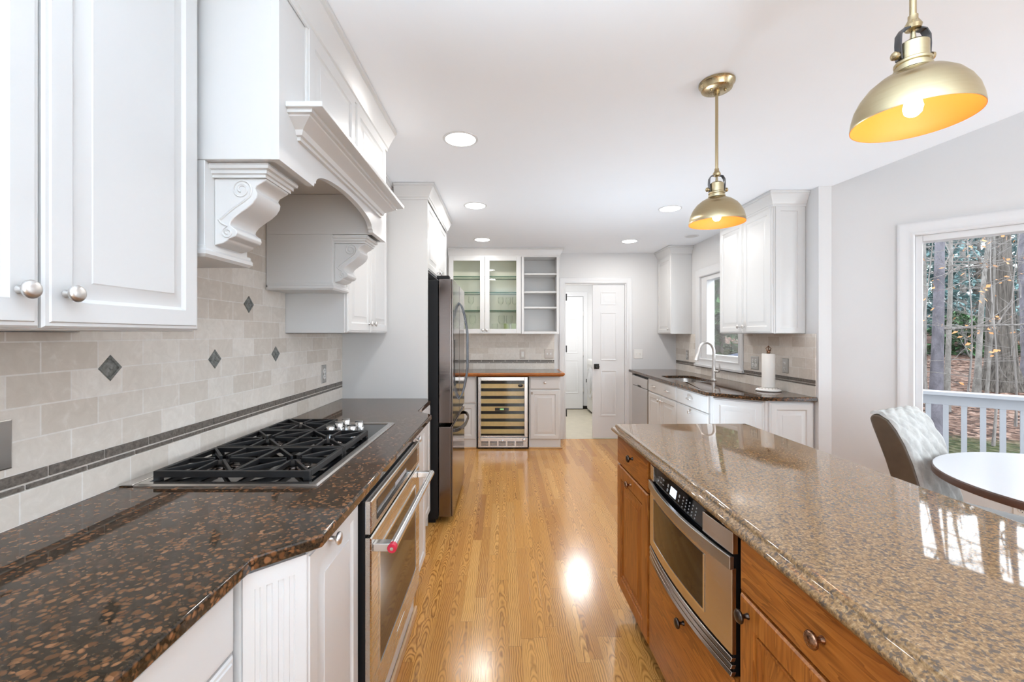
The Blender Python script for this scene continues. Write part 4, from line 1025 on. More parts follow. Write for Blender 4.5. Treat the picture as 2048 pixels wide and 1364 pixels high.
# ------------------------------------------------------------------ right run: sink counter
ZC0, ZC1 = 0.884, 0.914
A_, B_, C_, D_, E_ = (1.600, 3.42), (1.90, 3.145), (WR - 0.0015, 3.125), (WR - 0.0015, WB - 0.0015), (1.635, WB - 0.0015)
a_, b_, c_, d_ = (1.72, 4.14), (2.07, 4.14), (2.07, 4.80), (1.72, 4.80)
hole = []
def rrect(x0, x1, y0, y1, r, n=5):
    out = []
    for cx, cy, s0 in ((x0 + r, y0 + r, PI), (x1 - r, y0 + r, 1.5 * PI), (x1 - r, y1 - r, 0), (x0 + r, y1 - r, PI / 2)):
        for k in range(n + 1):
            t_ = s0 + k / n * PI / 2; out.append((cx + r * math.cos(t_), cy + r * math.sin(t_)))
    return out
H = rrect(1.72, 2.07, 4.14, 4.80, 0.09); q = 6
outer = [A_, B_, C_, D_, E_]
mb = MB(); n = len(H)
vs = [(x, y, z) for z in (ZC0, ZC1) for x, y in outer + H]
m = 5 + n
def faces(o, flip):
    h = lambda i: o + 5 + (i % n)
    F = [[o + 0, o + 1, o + 2] + [h(i) for i in range(2 * q - 3, 2, -1)],
         [o + 2, o + 3] + [h(i) for i in range(3 * q - 3, 2 * q - 4, -1)],
         [o + 3, o + 4] + [h(i) for i in range(4 * q - 3, 3 * q - 4, -1)],
         [o + 4, o + 0] + [h(i) for i in range(n + 2, 4 * q - 4, -1)]]
    return [f[::-1] for f in F] if flip else F
fs = faces(0, True) + faces(m, False)
fs += [(i, (i + 1) % 5, m + (i + 1) % 5, m + i) for i in range(5)] + [(5 + (i + 1) % n, 5 + i, m + 5 + i, m + 5 + (i + 1) % n) for i in range(n)]
mb.add(vs, fs)
tag(mb.build('granite_countertop', 'granite', None, bevel=0.005), 'dark granite countertop with a cut corner around the sink on the right', 'countertop')
mb = MB(); Hs = rrect(1.715, 2.075, 4.135, 4.805, 0.09)
def hz(s, z): return [(1.895 + (x - 1.895) * s, 4.47 + (y - 4.47) * s, z) for x, y in Hs]
mb.rings([hz(1.03, 0.8835), hz(1.0, 0.8835), hz(0.97, 0.76), hz(0.90, 0.72), hz(0.1, 0.712)], False, True)
sk = tag(mb.build('sink', 'steel', None, smooth=40), 'undermounted steel sink basin in the right hand granite counter', 'sink')

t_ = thing('faucet', 'tall arched brushed nickel faucet with side lever behind the sink', 'faucet', (2.115, 4.36, ZC1))
fx, fy = 2.115, 4.36
mb = MB(); mb.lathe((fx, fy, ZC1), ZA, [(0.028, 0), (0.028, 0.006), (0.022, 0.010), (0.0195, 0.06), (0.019, 0.12), (0.016, 0.15)], 24)
mb.build('base', 'nickel', t_, smooth=40)
pts = [(fx, fy, ZC1 + 0.14), (fx, fy, ZC1 + 0.26)]
for k in range(15):
    a = PI * k / 14 * 0.93; pts.append((fx - 0.075 + 0.075 * math.cos(a), fy, ZC1 + 0.28 + 0.095 * math.sin(a)))
pts += [(fx - 0.158, fy, ZC1 + 0.26)]
mb = MB(); mb.tube(pts, 0.0145, 14); mb.build('spout', 'nickel', t_, smooth=60)
mb = MB(); mb.cyl((fx - 0.157, fy, ZC1 + 0.265), (fx - 0.178, fy, ZC1 + 0.195), 0.0155, 0.021); mb.build('spray_head', 'nickel', t_, smooth=40)
mb = MB(); mb.cyl((fx, fy, ZC1 + 0.085), (fx + 0.02, fy - 0.055, ZC1 + 0.085), 0.012); mb.tube([(fx + 0.02, fy - 0.055, ZC1 + 0.085), (fx + 0.025, fy - 0.068, ZC1 + 0.11), (fx + 0.02, fy - 0.072, ZC1 + 0.17)], [0.010, 0.009, 0.006], 10)
mb.build('lever', 'nickel', t_, smooth=50)

t_ = thing('paper_towel_holder', 'white porcelain paper towel holder with a crown finial on the sink counter', 'paper towel holder', (2.155, 3.50, ZC1))
px, py = 2.14, 3.50
mb = MB(); mb.lathe((px, py, ZC1), ZA, [(0.085, 0), (0.092, 0.004), (0.093, 0.010), (0.086, 0.016), (0.078, 0.020), (0.06, 0.026), (0.03, 0.029), (0, 0.03)], 36); bs_ = mb.build('base', 'porcelain', t_, smooth=40)
mb = MB()
for k in range(18):
    a = 2 * PI * k / 18; mb.ball((px + 0.070 * math.cos(a), py + 0.070 * math.sin(a), ZC1 + 0.023), 0.004, 8)
mb.build('bead_ring', 'plate_taupe', bs_, smooth=60)
mb = MB(); mb.cyl((px, py, ZC1 + 0.03), (px, py, ZC1 + 0.325), 0.007); mb.build('rod', 'brass_rod', t_, smooth=40)
mb = MB(); mb.lathe((px, py, ZC1 + 0.30), ZA, [(0.012, 0), (0.014, 0.003), (0.013, 0.022), (0.019, 0.026), (0.017, 0.032)], 20)
for k in range(6):
    a = 2 * PI * k / 6; mb.tube([(px + 0.014 * math.cos(a), py + 0.014 * math.sin(a), ZC1 + 0.33), (px + 0.021 * math.cos(a), py + 0.021 * math.sin(a), ZC1 + 0.342), (px + 0.004 * math.cos(a), py + 0.004 * math.sin(a), ZC1 + 0.358)], 0.003, 6)
mb.ball((px, py, ZC1 + 0.361), 0.005)
mb.build('finial', 'copper', t_, smooth=50)
mb = MB(); mb.lathe((px, py, ZC1 + 0.031), ZA, [(0.018, 0), (0.047, 0.0), (0.0475, 0.002), (0.0475, 0.268), (0.046, 0.270), (0.018, 0.270), (0.018, 0.0)], 36, False, False)
tag(mb.build('paper_towel_roll', 'paper', None, smooth=40), 'full white paper towel roll standing on the sink counter', 'paper towel roll')

RX = 1.655                                     # carcass front of the sink run
t_ = thing('dishwasher', 'stainless dishwasher at the far end of the sink counter', 'dishwasher', (1.9, 5.26, 0))
mb = MB(); mb.box(RX + 0.01, 2.2, 4.925, 5.52, 0.10, 0.868); mb.build('case', 'black', t_)
mb = MB(); mb.panel((RX - 0.022, 5.52, 0.11), -YA, -XA, 0.595, 0.625, 0.03, [(0, -0.004), (0.004, 0)]); mb.build('door', 'steel', t_, smooth=20)
mb = MB(); mb.panel((RX - 0.022, 5.52, 0.738), -YA, -XA, 0.595, 0.118, 0.03, [(0, -0.006), (0.006, 0)]); cp = mb.build('control_panel', 'steel', t_, smooth=20)
mb = MB(); mb.box(RX - 0.024, RX - 0.0215, 5.16, 5.28, 0.742, 0.757); mb.build('latch_recess', 'slot', cp)
mb = MB(); mb.box(RX + 0.03, 2.0, 4.925, 5.52, 0, 0.10); mb.build('toe_kick', 'black', t_)
t_ = thing('filler_panel', 'slim white panel between the dishwasher and the back wall', 'panel', (1.9, 5.6, 0))
mb = MB(); mb.box(RX - 0.02, 2.2, 5.525, WB - 0.001, 0, 0.883); mb.build('board', 'cab', t_, bevel=0.002)

t_ = thing('base_cabinet', 'white sink cabinet with two doors and a wide false drawer', 'cabinet', (1.9, 4.5, 0), 'white base cabinets under the sink counter')
mb = MB(); mb.box(RX, RX + 0.02, 4.115, 4.92, 0.10, 0.883); mb.box(RX + 0.02, 2.2, 4.115, 4.135, 0.10, 0.883); mb.box(RX + 0.02, 2.2, 4.90, 4.92, 0.10, 0.883); mb.box(RX + 0.05, 2.2, 4.115, 4.92, 0, 0.10); mb.build('body', 'cab', t_, bevel=0.0015)
front(t_, '-X', RX, 4.12, 4.915, 0.735, 0.876, R_SLAB, name='drawer_front', pl=((4.72, 0.805), (4.33, 0.805)))
front(t_, '-X', RX, 4.52, 4.915, 0.115, 0.727, R_RAISED, kn=(4.56, 0.675)); front(t_, '-X', RX, 4.12, 4.515, 0.115, 0.727, R_RAISED, kn=(4.475, 0.675))
t_ = thing('base_cabinet', 'white two drawer base cabinet next to the angled end of the sink counter', 'cabinet', (1.9, 3.8, 0), 'white base cabinets under the sink counter')
mb = MB(); mb.box(RX, 2.2, 3.47, 4.11, 0.10, 0.883); mb.box(RX + 0.05, 2.2, 3.47, 4.11, 0, 0.10); mb.build('body', 'cab', t_, bevel=0.0015)
front(t_, '-X', RX, 3.475, 4.105, 0.735, 0.876, R_SLAB, name='drawer_front', pl=((3.80, 0.805),))
front(t_, '-X', RX, 3.475, 4.105, 0.43, 0.727, R_SLAB, name='drawer_front', kn=(3.79, 0.69)); front(t_, '-X', RX, 3.475, 4.105, 0.115, 0.422, R_SLAB, name='drawer_front', kn=(3.79, 0.385))
t_ = thing('base_cabinet', 'white angled end cabinet with raised panels below the paper towels', 'cabinet', (1.95, 3.3, 0), 'white base cabinets under the sink counter')
P0, P1, P2 = Vector((RX - 0.002, 3.462, 0)), Vector((1.925, 3.185, 0)), Vector((WR - 0.0015, 3.165, 0))
mb = MB(); mb.slab([(P0.x, P0.y), (P1.x, P1.y), (P2.x, P2.y), (P2.x, 3.465)], 0.0, 0.883); mb.build('body', 'cab', t_, bevel=0.002)
def slant(A, B, name):
    U = (B - A).normalized(); N = Vector((U.y, -U.x, 0)); L = (B - A).length
    mb = MB(); mb.panel(A + U * 0.022 + N * 0.016 + ZA * 0.115, U, N, L - 0.030, 0.755, 0.0155, R_RAISED); mb.build(name, 'cab', t_, smooth=25)
slant(P0, P1, 'door'); slant(P1, P2, 'end_panel')

UX = 2.03
t_ = thing('wall_cabinet', 'tall white wall cabinet with two doors to the right of the sink window', 'cabinet', (2.15, 3.64, ZB), 'white wall cabinets beside the sink window')
mb = MB(); mb.box(UX, WR - 0.0015, 3.255, 4.045, ZB, CZ - 0.004); mb.build('body', 'cab', t_, bevel=0.0015)
front(t_, '-X', UX, 3.259, 3.648, ZB + 0.004, ZT, R_RAISED, kn=(3.61, 1.437)); front(t_, '-X', UX, 3.652, 4.041, ZB + 0.004, ZT, R_RAISED, kn=(3.69, 1.437))
mb = MB(); mb.panel((UX + 0.012, 3.254, ZB + 0.004), XA, -YA, 0.20, ZT - ZB - 0.004, 0.0, [(0, 0.0), (0, 0.004), (0.002, 0.005), (0.035, 0.005), (0.038, 0.001), (0.046, 0.001), (0.060, 0.005)]); mb.build('end_panel', 'cab', t_, smooth=20)
crown_piece(t_, [(UX - 0.004, 4.045), (UX - 0.004, 3.254), (WR - 0.0015, 3.254)], 1)
t_ = thing('wall_cabinet', 'narrow white wall cabinet in the far corner left of the sink window', 'cabinet', (2.15, 5.46, ZB), 'white wall cabinets beside the sink window')
mb = MB(); mb.box(UX, WR - 0.0015, 5.225, WB - 0.0015, ZB, CZ - 0.004); mb.build('body', 'cab', t_, bevel=0.0015)
front(t_, '-X', UX, 5.229, 5.672, ZB + 0.004, ZT, R_RAISED, kn=(5.27, 1.437))
crown_piece(t_, [(UX - 0.004, WB - 0.001), (UX - 0.004, 5.225), (WR - 0.0015, 5.225)], 1)

# ------------------------------------------------------------------ island (turned very slightly)
PV, AN = (0.55, 2.23, 0), 0.0142
IX, IY1, IY0 = 0.588, 2.185, -0.25           # cabinet face, far end, near end
def isl(name, label, cat, loc, group=None): return thing(name, label, cat, loc, group, PV, AN)
t_ = isl('island_countertop', 'speckled golden granite island countertop with a moulded edge', 'countertop', (0.9, 1.0, 0.874))
mb = MB()
def ir(i, z): return [(0.552 + i, -0.30 + i, z), (1.262 - i, -0.30 + i, z), (1.262 - i, 2.232 - i, z), (0.552 + i, 2.232 - i, z)]
mb.rings([ir(0.016, 0.872), ir(0.004, 0.875), ir(0, 0.881), ir(0.0, 0.886), ir(0.004, 0.8925), ir(0.010, 0.896), ir(0.016, 0.899), ir(0.018, 0.905), ir(0.021, 0.910), ir(0.026, 0.9135), ir(0.030, 0.914)])
mb.build('granite_top', 'gold', t_, smooth=50)
t_ = isl('island_cabinet', 'oak island cabinet at the far end with one drawer and one door', 'cabinet', (0.9, 1.95, 0), 'stained oak island cabinets')
mb = MB(); mb.box(IX, 1.225, 1.735, IY1, 0.115, 0.871); mb.build('body', 'oak_v', t_, bevel=0.002)
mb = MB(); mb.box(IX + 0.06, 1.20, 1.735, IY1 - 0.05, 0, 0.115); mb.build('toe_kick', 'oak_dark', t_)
front(t_, '-X', IX, 1.745, IY1 - 0.002, 0.730, 0.866, R_OAKD, 'oak_h', 'drawer_front', kn=(1.93, 0.815), kmat='dark_knob')
front(t_, '-X', IX, 1.745, IY1 - 0.002, 0.120, 0.722, R_OAK, 'oak_v', kn=(1.955, 0.69), kmat='copper')
t_ = isl('island_cabinet', 'oak island cabinet holding the microwave drawer above a deep drawer', 'cabinet', (0.9, 1.42, 0), 'stained oak island cabinets')
mb = MB(); mb.box(IX, 1.225, 1.105, 1.732, 0.115, 0.488); mb.box(1.05, 1.225, 1.105, 1.732, 0.488, 0.871); mb.build('body', 'oak_v', t_, bevel=0.002)
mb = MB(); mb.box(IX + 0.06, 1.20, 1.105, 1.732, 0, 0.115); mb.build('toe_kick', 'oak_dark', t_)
front(t_, '-X', IX, 1.11, 1.728, 0.120, 0.484, R_OAKD, 'oak_h', 'drawer_front', kn=(1.40, 0.435), kmat='dark_knob')
t_ = isl('island_cabinet', 'oak island cabinet nearest the camera with a wide drawer and copper knobs', 'cabinet', (0.9, 0.4, 0), 'stained oak island cabinets')
mb = MB(); mb.box(IX, 1.225, IY0, 1.102, 0.115, 0.871); mb.build('body', 'oak_v', t_, bevel=0.002)
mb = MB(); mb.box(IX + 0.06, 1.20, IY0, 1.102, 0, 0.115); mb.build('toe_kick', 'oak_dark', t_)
front(t_, '-X', IX, 0.535, 1.078, 0.736, 0.866, R_OAKD, 'oak_h', 'drawer_front', kn=(0.80, 0.805), kmat='copper')
front(t_, '-X', IX, 0.535, 1.078, 0.120, 0.728, R_OAK, 'oak_v', kn=(1.04, 0.692), kmat='dark_knob')
front(t_, '-X', IX, -0.02, 0.525, 0.736, 0.866, R_OAKD, 'oak_h', 'drawer_front'); front(t_, '-X', IX, -0.02, 0.525, 0.120, 0.728, R_OAK, 'oak_v')

# microwave drawer with a bowed stainless front
t_ = isl('microwave_drawer', 'stainless microwave drawer with a bowed front built into the oak island', 'microwave', (0.8, 1.41, 0.49))
MY0, MY1 = 1.108, 1.705
mb = MB(); mb.box(IX - 0.012, 1.04, MY0 + 0.004, MY1 - 0.004, 0.490, 0.868); mb.build('case', 'black', t_)
def bowx(y, d0, b): s = (y - MY0) / (MY1 - MY0); return IX - d0 - b * (1 - (2 * s - 1) ** 2)
def bowed(mb, y0, y1, z0, z1, d0, b, th, n=24, tilt=0.0):
    rr = []
    for k in range(n + 1):
        y = y0 + (y1 - y0) * k / n; x = bowx(y, d0, b)
        rr.append([(x, y, z0), (x + th, y, z0), (x + th + tilt, y, z1), (x + tilt, y, z1)])
    mb.rings(rr)
mb = MB(); bowed(mb, MY0, MY1, 0.548, 0.770, 0.020, 0.020, 0.012); dr = mb.build('drawer_front', 'steel_x', t_, smooth=25, bevel=0.0015)
gy0, gy1, gz0, gz1 = MY0 + 0.125, MY1 - 0.065, 0.588, 0.745
mb = MB(); bowed(mb, gy0, gy1, gz0, gz1, 0.0215, 0.020, 0.0012); mb.build('window', 'gloss_black', dr, smooth=25)
mb = MB(); bowed(mb, gy0 - 0.006, gy1 + 0.006, gz0 - 0.006, gz0, 0.0225, 0.020, 0.002); bowed(mb, gy0 - 0.006, gy0, gz0, gz1, 0.0225, 0.020, 0.002, 4); bowed(mb, gy1, gy1 + 0.006, gz0, gz1, 0.0225, 0.020, 0.002, 4); mb.build('window_trim', 'chrome', dr, smooth=25)
mb = MB(); bowed(mb, MY0, MY1, 0.766, 0.800, 0.026, 0.028, 0.012); mb.build('handle', 'plate', dr, smooth=25, bevel=0.002)
mb = MB(); bowed(mb, MY0 + 0.135, MY1 - 0.05, 0.798, 0.858, 0.012, 0.014, 0.004, tilt=0.012); cp = mb.build('control_panel', 'gloss_black', t_, smooth=25)
for y0, y1 in ((MY0, MY0 + 0.135), (MY1 - 0.05, MY1)): mb = MB(); bowed(mb, y0, y1, 0.806, 0.862, 0.018, 0.020, 0.015, 8); mb.build('end_block', 'steel_x', t_, smooth=25, bevel=0.0015)
def onpan(y, z): return bowx(y, 0.0128, 0.014) + 0.012 * (z - 0.798) / 0.06
mb = MB(); rr = [[(onpan(y, z) - 0.0004, y, z) for z in (0.815, 0.842)] + [(onpan(y, z) + 0.0006, y, z) for z in (0.842, 0.815)] for y in (1.455, 1.505)]
mb.rings(rr); mb.build('display', 'lcd', cp, smooth=0)
mb = MB()
for k, (y, z, w, h) in enumerate([(1.63, .835, .012, .006), (1.605, .838, .016, .004), (1.58, .838, .014, .004), (1.63, .820, .01, .004), (1.60, .822, .014, .003), (1.575, .822, .012, .003), (1.53, .835, .01, .01), (1.53, .82, .01, .01),
                                 (1.43, .835, .008, .008), (1.43, .82, .006, .006)] + [(1.40 - 0.022 * a, .842 - .010 * b, .005, .004) for a in range(5) for b in range(4)]):
    rr = [[(onpan(yy, zz) - 0.0003, yy, zz) for zz in (z - h / 2, z + h / 2)] + [(onpan(yy, zz) + 0.0004, yy, zz) for zz in (z + h / 2, z - h / 2)] for yy in (y - w / 2, y + w / 2)]
    mb.rings(rr)
mb.build('key_legends', 'legend', cp, smooth=0)
for k in range(3):
    mb = MB(); bowed(mb, MY0, MY1, 0.493 + 0.0185 * k, 0.5035 + 0.0185 * k, 0.024, 0.022, 0.012, tilt=0.004); mb.build('vent_louver', 'steel_x', t_, smooth=25, bevel=0.0015)

# ------------------------------------------------------------------ breakfast nook
t_ = thing('round_dining_table', 'round white topped dining table with a brown edge by the window', 'table', (2.50, 1.70, 0))
cx, cy = 2.50, 1.70
mb = MB(); mb.lathe((cx, cy, 0.714), ZA, [(0.56, 0), (0.582, 0.003), (0.585, 0.006), (0.585, 0.031), (0.583, 0.034), (0.577, 0.036)], 96, True, False); tp = mb.build('edge_band', 'walnut', t_, smooth=40)
mb = MB(); mb.lathe((cx, cy, 0.7495), ZA, [(0.579, 0), (0.579, 0.0012), (0.3, 0.0014), (0, 0.0014)], 96); mb.build('tabletop', 'laminate', t_, smooth=40)
mb = MB(); mb.lathe((cx, cy, 0.0), ZA, [(0.20, 0), (0.20, 0.012), (0.08, 0.03), (0.045, 0.05), (0.04, 0.66), (0.12, 0.70), (0.14, 0.713)], 40); mb.build('pedestal', 'black', t_, smooth=35)

t_ = thing('dining_chair', 'grey brown upholstered dining chair with a quilted back tucked under the round table', 'chair', (0, 0, 0))
fr = [(-0.150, 0.44), (-0.158, 0.52), (-0.176, 0.62), (-0.202, 0.72), (-0.234, 0.81), (-0.268, 0.88), (-0.302, 0.928), (-0.340, 0.952)]
bk_ = [(-0.372, 0.948), (-0.386, 0.925), (-0.374, 0.885), (-0.348, 0.81), (-0.318, 0.72), (-0.290, 0.62), (-0.270, 0.52), (-0.262, 0.44)]
mb = MB(); hw = 0.208
mb.rings([[(sx * hw, y, z) for y, z in fr + bk_] for sx in (-1, 1)]); bk = mb.build('backrest', 'leather', t_, bevel=0.014, seg=3)
path = fr + [(-0.362, 0.955), (-0.381, 0.948)]
fine = []
for k in range(46):
    s = k / 45 * (len(path) - 1); i = min(int(s), len(path) - 2); f = s - i; fine.append((path[i][0] * (1 - f) + path[i + 1][0] * f, path[i][1] * (1 - f) + path[i + 1][1] * f))
rr = []
for k, (y, z) in enumerate(fine):
    a = fine[max(k - 3, 0)]; b = fine[min(k + 3, 45)]; dy, dz = b[0] - a[0], b[1] - a[1]; l = math.hypot(dy, dz); ny, nz = dz / l, -dy / l
    row = []
    for j in range(49):
        u = -1 + 2 * j / 48; P_, Q_ = (u * 0.215 + k * 0.0135) / 0.105, (u * 0.215 - k * 0.0135) / 0.105
        puff = 0.004 + 0.011 * (abs(math.sin(PI * P_)) * abs(math.sin(PI * Q_))) ** 0.45
        edge = max(0, 1 - ((abs(u) - 0.92) / 0.08) ** 2) ** 0.5 if abs(u) > 0.92 else 1
        t1 = puff * edge - 0.001
        row.append((0.203 * u, y + ny * t1, z + nz * t1))
    rr.append(row)
mb = MB(); mb.rings(rr, False, False, False); mb.build('quilted_cover', 'quilt', bk, smooth=60)
mb = MB(); mb.box(-0.225, 0.225, -0.18, 0.26, 0.40, 0.49); mb.build('seat', 'leather', t_, bevel=0.025, seg=3)
for sx in (-1, 1):
    for yy, oo in ((0.22, 0.02), (-0.17, -0.05)):
        mb = MB(); mb.tube([(sx * 0.19, yy, 0.41), (sx * 0.20, yy + oo, 0.0)], [0.020, 0.013], 10); mb.build('leg', 'black', t_, smooth=40)
ch = Vector((2.150, 2.365, 0)); fd = Vector((0.45, -0.893, 0)).normalized()
t_.location = ch + fd * 0.345; t_.rotation_euler = (0, 0, math.atan2(-fd.x, fd.y))

# ------------------------------------------------------------------ outside: deck, railing, wood
mb = MB(nook)
for k in range(13): mb.box(-1.2, 4.6, 0.16 + 0.143 * k, 0.16 + 0.143 * k + 0.138, -0.14, -0.10)
struct('ground_deck', mb, 'rail', smooth=0)
t_ = thing('deck_railing', 'white painted deck railing with square balusters outside the large window', 'railing', nook(Vector((1.5, 1.72, -0.1))))
RD = 1.72
mb = MB(nook); mb.box(-1.2, 4.6, RD - 0.07, RD + 0.07, 0.822, 0.855); mb.build('cap_rail', 'rail', t_, bevel=0.004)
mb = MB(nook); mb.box(-1.2, 4.6, RD - 0.02, RD + 0.02, 0.735, 0.822); mb.build('top_rail', 'rail', t_, bevel=0.003)
mb = MB(nook); mb.box(-1.2, 4.6, RD - 0.02, RD + 0.02, 0.0, 0.06); mb.build('bottom_rail', 'rail', t_, bevel=0.003)
for k in range(44):
    s = -1.1 + 0.113 * k
    mb = MB(nook); mb.box(s - 0.018, s + 0.018, RD - 0.018, RD + 0.018, 0.06, 0.735); mb.build('baluster', 'rail', t_)
for s in (-1.15, 4.55):
    mb = MB(nook); mb.box(s - 0.05, s + 0.05, RD - 0.05, RD + 0.05, -0.1, 0.822); mb.build('post', 'rail', t_)

def sstep(a, b, x):
    t = max(0, min(1, (x - a) / (b - a))); return t * t * (3 - 2 * t)
def gz(x, y):
    D = (x + y) / math.sqrt(2)
    z = -0.23 + 0.060 * (D - 8.6)
    r = x / max(y, 0.5)
    z += 1.0 * sstep(0.92, 0.66, r) * sstep(6.3, 8.5, y) * sstep(2.6, 3.6, x)
    z += 0.10 * math.sin(x * 0.9 + y * 0.4) * sstep(7, 12, D)
    return z
mb = MB(); nx, ny = 110, 110; vs = []
for j in range(ny):
    D = 5.75 + 74 * (j / (ny - 1)) ** 2.0
    for i in range(nx):
        w = -1 + 2 * i / (nx - 1); s = (abs(w) ** 1.6) * (1 if w > 0 else -1) * 60
        x, y = (D + s) / math.sqrt(2), (D - s) / math.sqrt(2); vs.append((x, y, gz(x, y) if x > 0 else -0.6))
mb.add(vs, [(j * nx + i, j * nx + i + 1, (j + 1) * nx + i + 1, (j + 1) * nx + i) for j in range(ny - 1) for i in range(nx - 1)])
struct('ground', mb, 'leaves', smooth=180)

rnd = random.Random(4)
def at(px, Y): return ((px - 1008) / 865 * Y, Y)
def branchy(mb, p, d, L, r, depth, curl=0.35):
    n = 6; pts = [p]; dd = d.normalized()
    for k in range(n):
        dd = (dd + Vector((rnd.uniform(-1, 1), rnd.uniform(-1, 1), rnd.uniform(-0.6, 0.9))) * curl * 0.5).normalized()
        pts.append(pts[-1] + dd * L / n)
    mb.tube(pts, [r * (1 - 0.75 * k / n) for k in range(n + 1)], 5)
    if depth > 0:
        for k in range(2, n + 1):
            if rnd.random() < 0.75:
                v = (dd + Vector((rnd.uniform(-1, 1), rnd.uniform(-1, 1), rnd.uniform(-0.5, 1)))).normalized()
                branchy(mb, pts[k], v, L * rnd.uniform(0.35, 0.6), r * 0.45, depth - 1, curl)
    return pts
def tree(px, Y, r, H, label, mat, lean=(0, 0), nb=5, bl=1.6, z0=2.0, bend=0.15, leaves=0, grp='bare trees beyond the deck'):
    x, y = at(px, Y); zb = gz(x, y) - 0.12; t_ = thing('bare_tree', label, 'tree', (x, y, zb), grp)
    mb = MB(); n = 14; pts = []; rad = []
    ph = rnd.uniform(0, 6)
    for k in range(n + 1):
        s = k / n; pts.append(Vector((x + lean[0] * s + bend * math.sin(s * 5 + ph) * s, y + lean[1] * s + bend * math.cos(s * 4 + ph) * s, zb + H * s)))
        rad.append(r * (1 + 0.55 * math.exp(-s * H / 0.28)) * (1 - 0.78 * s))
    mb.tube(pts, rad, 16); mb.build('trunk', mat, t_, smooth=60)
    bm_ = MB(); tips = []
    for k in range(nb):
        h = rnd.uniform(z0, H * 0.95); s = (h / H) * n; i = min(int(s), n - 1); p = pts[i].lerp(pts[i + 1], s - i)
        a = rnd.uniform(0, 2 * PI); v = Vector((math.cos(a), math.sin(a), rnd.uniform(-0.1, 0.8)))
        tips += branchy(bm_, p, v, bl * rnd.uniform(0.6, 1.2), min(r * 0.28, 0.035), 2)
    if nb: bm_.build('branches', 'twig', t_, smooth=60)
    if leaves:
        mb = MB()
        for k in range(leaves):
            c = rnd.choice(tips) + Vector((rnd.gauss(0, .06), rnd.gauss(0, .06), rnd.gauss(0, .06)))
            a = Vector((rnd.uniform(-1, 1), rnd.uniform(-1, 1), rnd.uniform(-1, 1))).normalized() * 0.035; b = a.orthogonal().normalized() * 0.022
            mb.add([c - a, c + b, c + a, c - b + Vector((0, 0, 0.008))], [(0, 1, 2, 3)])
        mb.build('dry_leaves', 'orange_leaf', t_, smooth=0)
tree(2003, 9.4, 0.255, 9.0, 'thick ridged oak trunk behind the deck railing', 'bark_oak', (-0.1, 0.1), 7, 2.4, 2.2, 0.05)
tree(1868, 6.6, 0.085, 7.0, 'smooth grey trunk nearest the left edge of the large window', 'bark_grey', (0.45, 0.2), 8, 1.3, 1.2, 0.06)
tree(1893, 8.4, 0.048, 7.0, 'slim pale trunk just right of the smooth grey trunk', 'bark_pale', (0.15, 0.1), 7, 1.4, 1.0, 0.14, 60)
tree(1952, 9.2, 0.055, 7.0, 'leaning pale tree with orange leaves left of the thick oak', 'bark_pale', (0.75, 0.1), 12, 1.7, 0.9, 0.18, 170)
tree(1972, 8.6, 0.028, 6.5, 'thin crooked stem in front of the thick oak', 'bark_pale', (0.2, 0), 9, 1.3, 0.9, 0.2, 60)
tree(2062, 11.0, 0.15, 9.0, 'dark grey trunk at the right edge of the photo', 'bark_grey', (-0.25, 0.1), 7, 1.8, 1.6, 0.08)
tree(1848, 9.5, 0.05, 7.0, 'thin dark stem beside the window frame', 'bark_pale', (-0.1, 0), 6, 1.2, 1.0, 0.12, 30)
for px, Y, lab in ((1858, 5.6, 'twiggy sapling close to the deck at the left of the window'), (1925, 6.4, 'twiggy sapling between the grey trunk and the leaning tree'), (1985, 6.0, 'twiggy sapling in front of the thick oak'), (2030, 7.2, 'twiggy sapling right of the thick oak')):
    tree(px, Y, 0.016, 3.4, lab, 'twig', (rnd.uniform(-.3, .3), rnd.uniform(-.2, .2)), 13, 1.0, 0.5, 0.15, 25)
for px, Y, r, lab in ((1925, 17, 0.12, 'distant slim trunk between the grey trunk and the leaning tree'), (1980, 20, 0.14, 'distant trunk showing left of the thick oak'), (2040, 18, 0.12, 'distant trunk showing right of the thick oak'), (1905, 24, 0.16, 'most distant trunk low in the middle of the wood'),
                      (2190, 11, 0.2, 'large trunk reflected in the island granite'), (2450, 12, 0.16, 'trunk far to the right of the deck'), (2620, 9, 0.13, 'trunk out of frame right of the deck'), (2850, 11, 0.2, 'thick trunk out of frame right of the deck'), (3300, 9.5, 0.12, 'slim trunk far out of frame right of the deck')):
    tree(px, Y, r, 10.0, lab, 'bark_pale', (rnd.uniform(-.4, .4), 0.2), 6, 2.2, 1.6, 0.15)
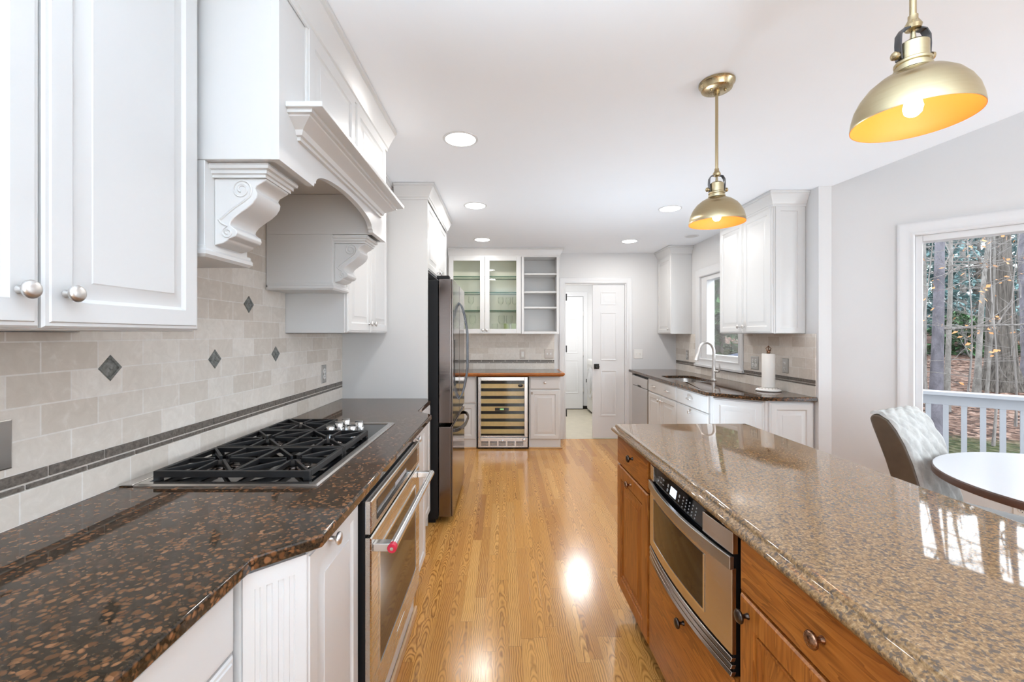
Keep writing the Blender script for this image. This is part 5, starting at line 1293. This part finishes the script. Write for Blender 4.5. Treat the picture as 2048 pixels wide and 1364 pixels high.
def evergreen(px, Y, H, R, label, mat='needles', n=2600, base=1.0, size=0.16, grp='evergreens behind the bare trees', name='evergreen_tree'):
    x, y = at(px, Y); zb = gz(x, y) - 0.15; t_ = thing(name, label, 'tree', (x, y, zb), grp)
    mb = MB(); mb.tube([(x, y, zb), (x, y, zb + H * 0.95)], [R * 0.07, R * 0.02], 8); mb.build('trunk', 'bark_oak', t_, smooth=60)
    mb = MB(); tiers = int(H / 0.55)
    arms = []
    for k in range(tiers):
        z = base + (H - base) * k / tiers
        for q in range(6):
            a = rnd.uniform(0, 2 * PI); L = R * (1 - 0.6 * k / tiers) * rnd.uniform(0.6, 1.05); arms.append((a, z + rnd.uniform(-.2, .2), L))
    for k in range(n):
        a, z, L = rnd.choice(arms); u = rnd.random() ** 0.6; a2 = a + rnd.gauss(0, 0.10)
        c = Vector((x + math.cos(a2) * L * u, y + math.sin(a2) * L * u, zb + z - 0.22 * u * L * 0.3 + rnd.gauss(0, 0.07)))
        d = Vector((math.cos(a2) + rnd.gauss(0, .6), math.sin(a2) + rnd.gauss(0, .6), rnd.gauss(0, .35))).normalized() * size * rnd.uniform(0.5, 1.2); b = d.cross(ZA).normalized() * size * 0.35
        mb.add([c - d, c + b, c + d - ZA * 0.03, c - b], [(0, 1, 2, 3)])
    mb.build('foliage', mat, t_, smooth=0)
for i, (px, Y, H, R, lb) in enumerate(((1840, 17, 5.6, 2.6, 'bluish evergreen close to the left side of the window'), (1900, 21, 6.6, 3.0, 'bluish evergreen behind the slim pale trunk'), (1955, 19, 6.2, 3.0, 'broad evergreen behind the leaning pale tree'),
                                     (2015, 23, 7.2, 3.2, 'tall evergreen behind the thick oak'), (2075, 20, 6.5, 3.0, 'evergreen at the right edge of the window view'), (1870, 27, 6, 3.2, 'far evergreen low between the trunks'), (1930, 15, 1.9, 1.3, 'low green shrub on the far slope'), (2240, 20, 6, 3.2, 'evergreen out of frame right of the deck'), (2480, 18, 6.2, 3.2, 'second evergreen out of frame right of the deck'), (2800, 17, 6, 3.2, 'third evergreen out of frame right of the deck'), (3300, 14, 6, 3.0, 'fourth evergreen out of frame right of the deck'))):
    evergreen(px, Y, H, R, lb, 'needles2' if i in (5, 6) else 'needles', 4200, 0.3 if i == 6 else 0.9, 0.19)
# planting and bank seen through the sink window
evergreen(1428, 10.0, 3.3, 1.1, 'tall ivy covered tree seen through the sink window', 'needles2', 6000, 0.2, 0.17, 'greenery outside the sink window', 'ivy_tree')
evergreen(1440, 8.6, 3.6, 1.0, 'ivy covered shrub close outside the sink window', 'needles2', 6000, 0.1, 0.17, 'greenery outside the sink window', 'ivy_shrub')
evergreen(1446, 12.5, 1.5, 1.1, 'low green shrub on the bank outside the sink window', 'needles2', 1500, 0.1, 0.13, 'greenery outside the sink window', 'shrub')
evergreen(1502, 17.5, 5.5, 1.9, 'leafy tree outside the sink window behind the tall wall cabinet', 'needles2', 1500, 0.4, 0.2, 'greenery outside the sink window', 'leafy_tree')
x, y = at(1478, 7.4)
mb = MB(); mb.prism([(x - 0.4, y - 0.3, 0.55), (x + 0.5, y - 0.3, 0.55), (x + 0.5, y - 0.3, 1.05), (x + 0.2, y - 0.3, 1.06), (x - 0.4, y - 0.3, 0.92)], [(x - 0.4, y + 0.5, 0.55), (x + 0.5, y + 0.5, 0.55), (x + 0.5, y + 0.5, 1.02), (x + 0.2, y + 0.5, 1.03), (x - 0.4, y + 0.5, 0.90)])
tag(mb.build('covered_grill', 'blue', None, bevel=0.04, seg=3), 'dark blue covered shape at the foot of the sink window view', 'grill cover')
x, y = at(1985, 30)
t_ = thing('distant_house', 'small dark house far off between the tree trunks', 'house', (x, y, gz(x, y)))
zz = gz(x, y) - 0.2
mb = MB(); mb.box(x - 2.5, x + 2.5, y - 2, y + 2, zz, zz + 1.6); mb.build('wall', 'siding', t_)
mb = MB(); mb.prism([(x - 2.8, y - 2.2, zz + 1.6), (x + 2.8, y - 2.2, zz + 1.6), (x, y - 2.2, zz + 2.6)], [(x - 2.8, y + 2.2, zz + 1.6), (x + 2.8, y + 2.2, zz + 1.6), (x, y + 2.2, zz + 2.6)]); mb.build('roof', 'black', t_)
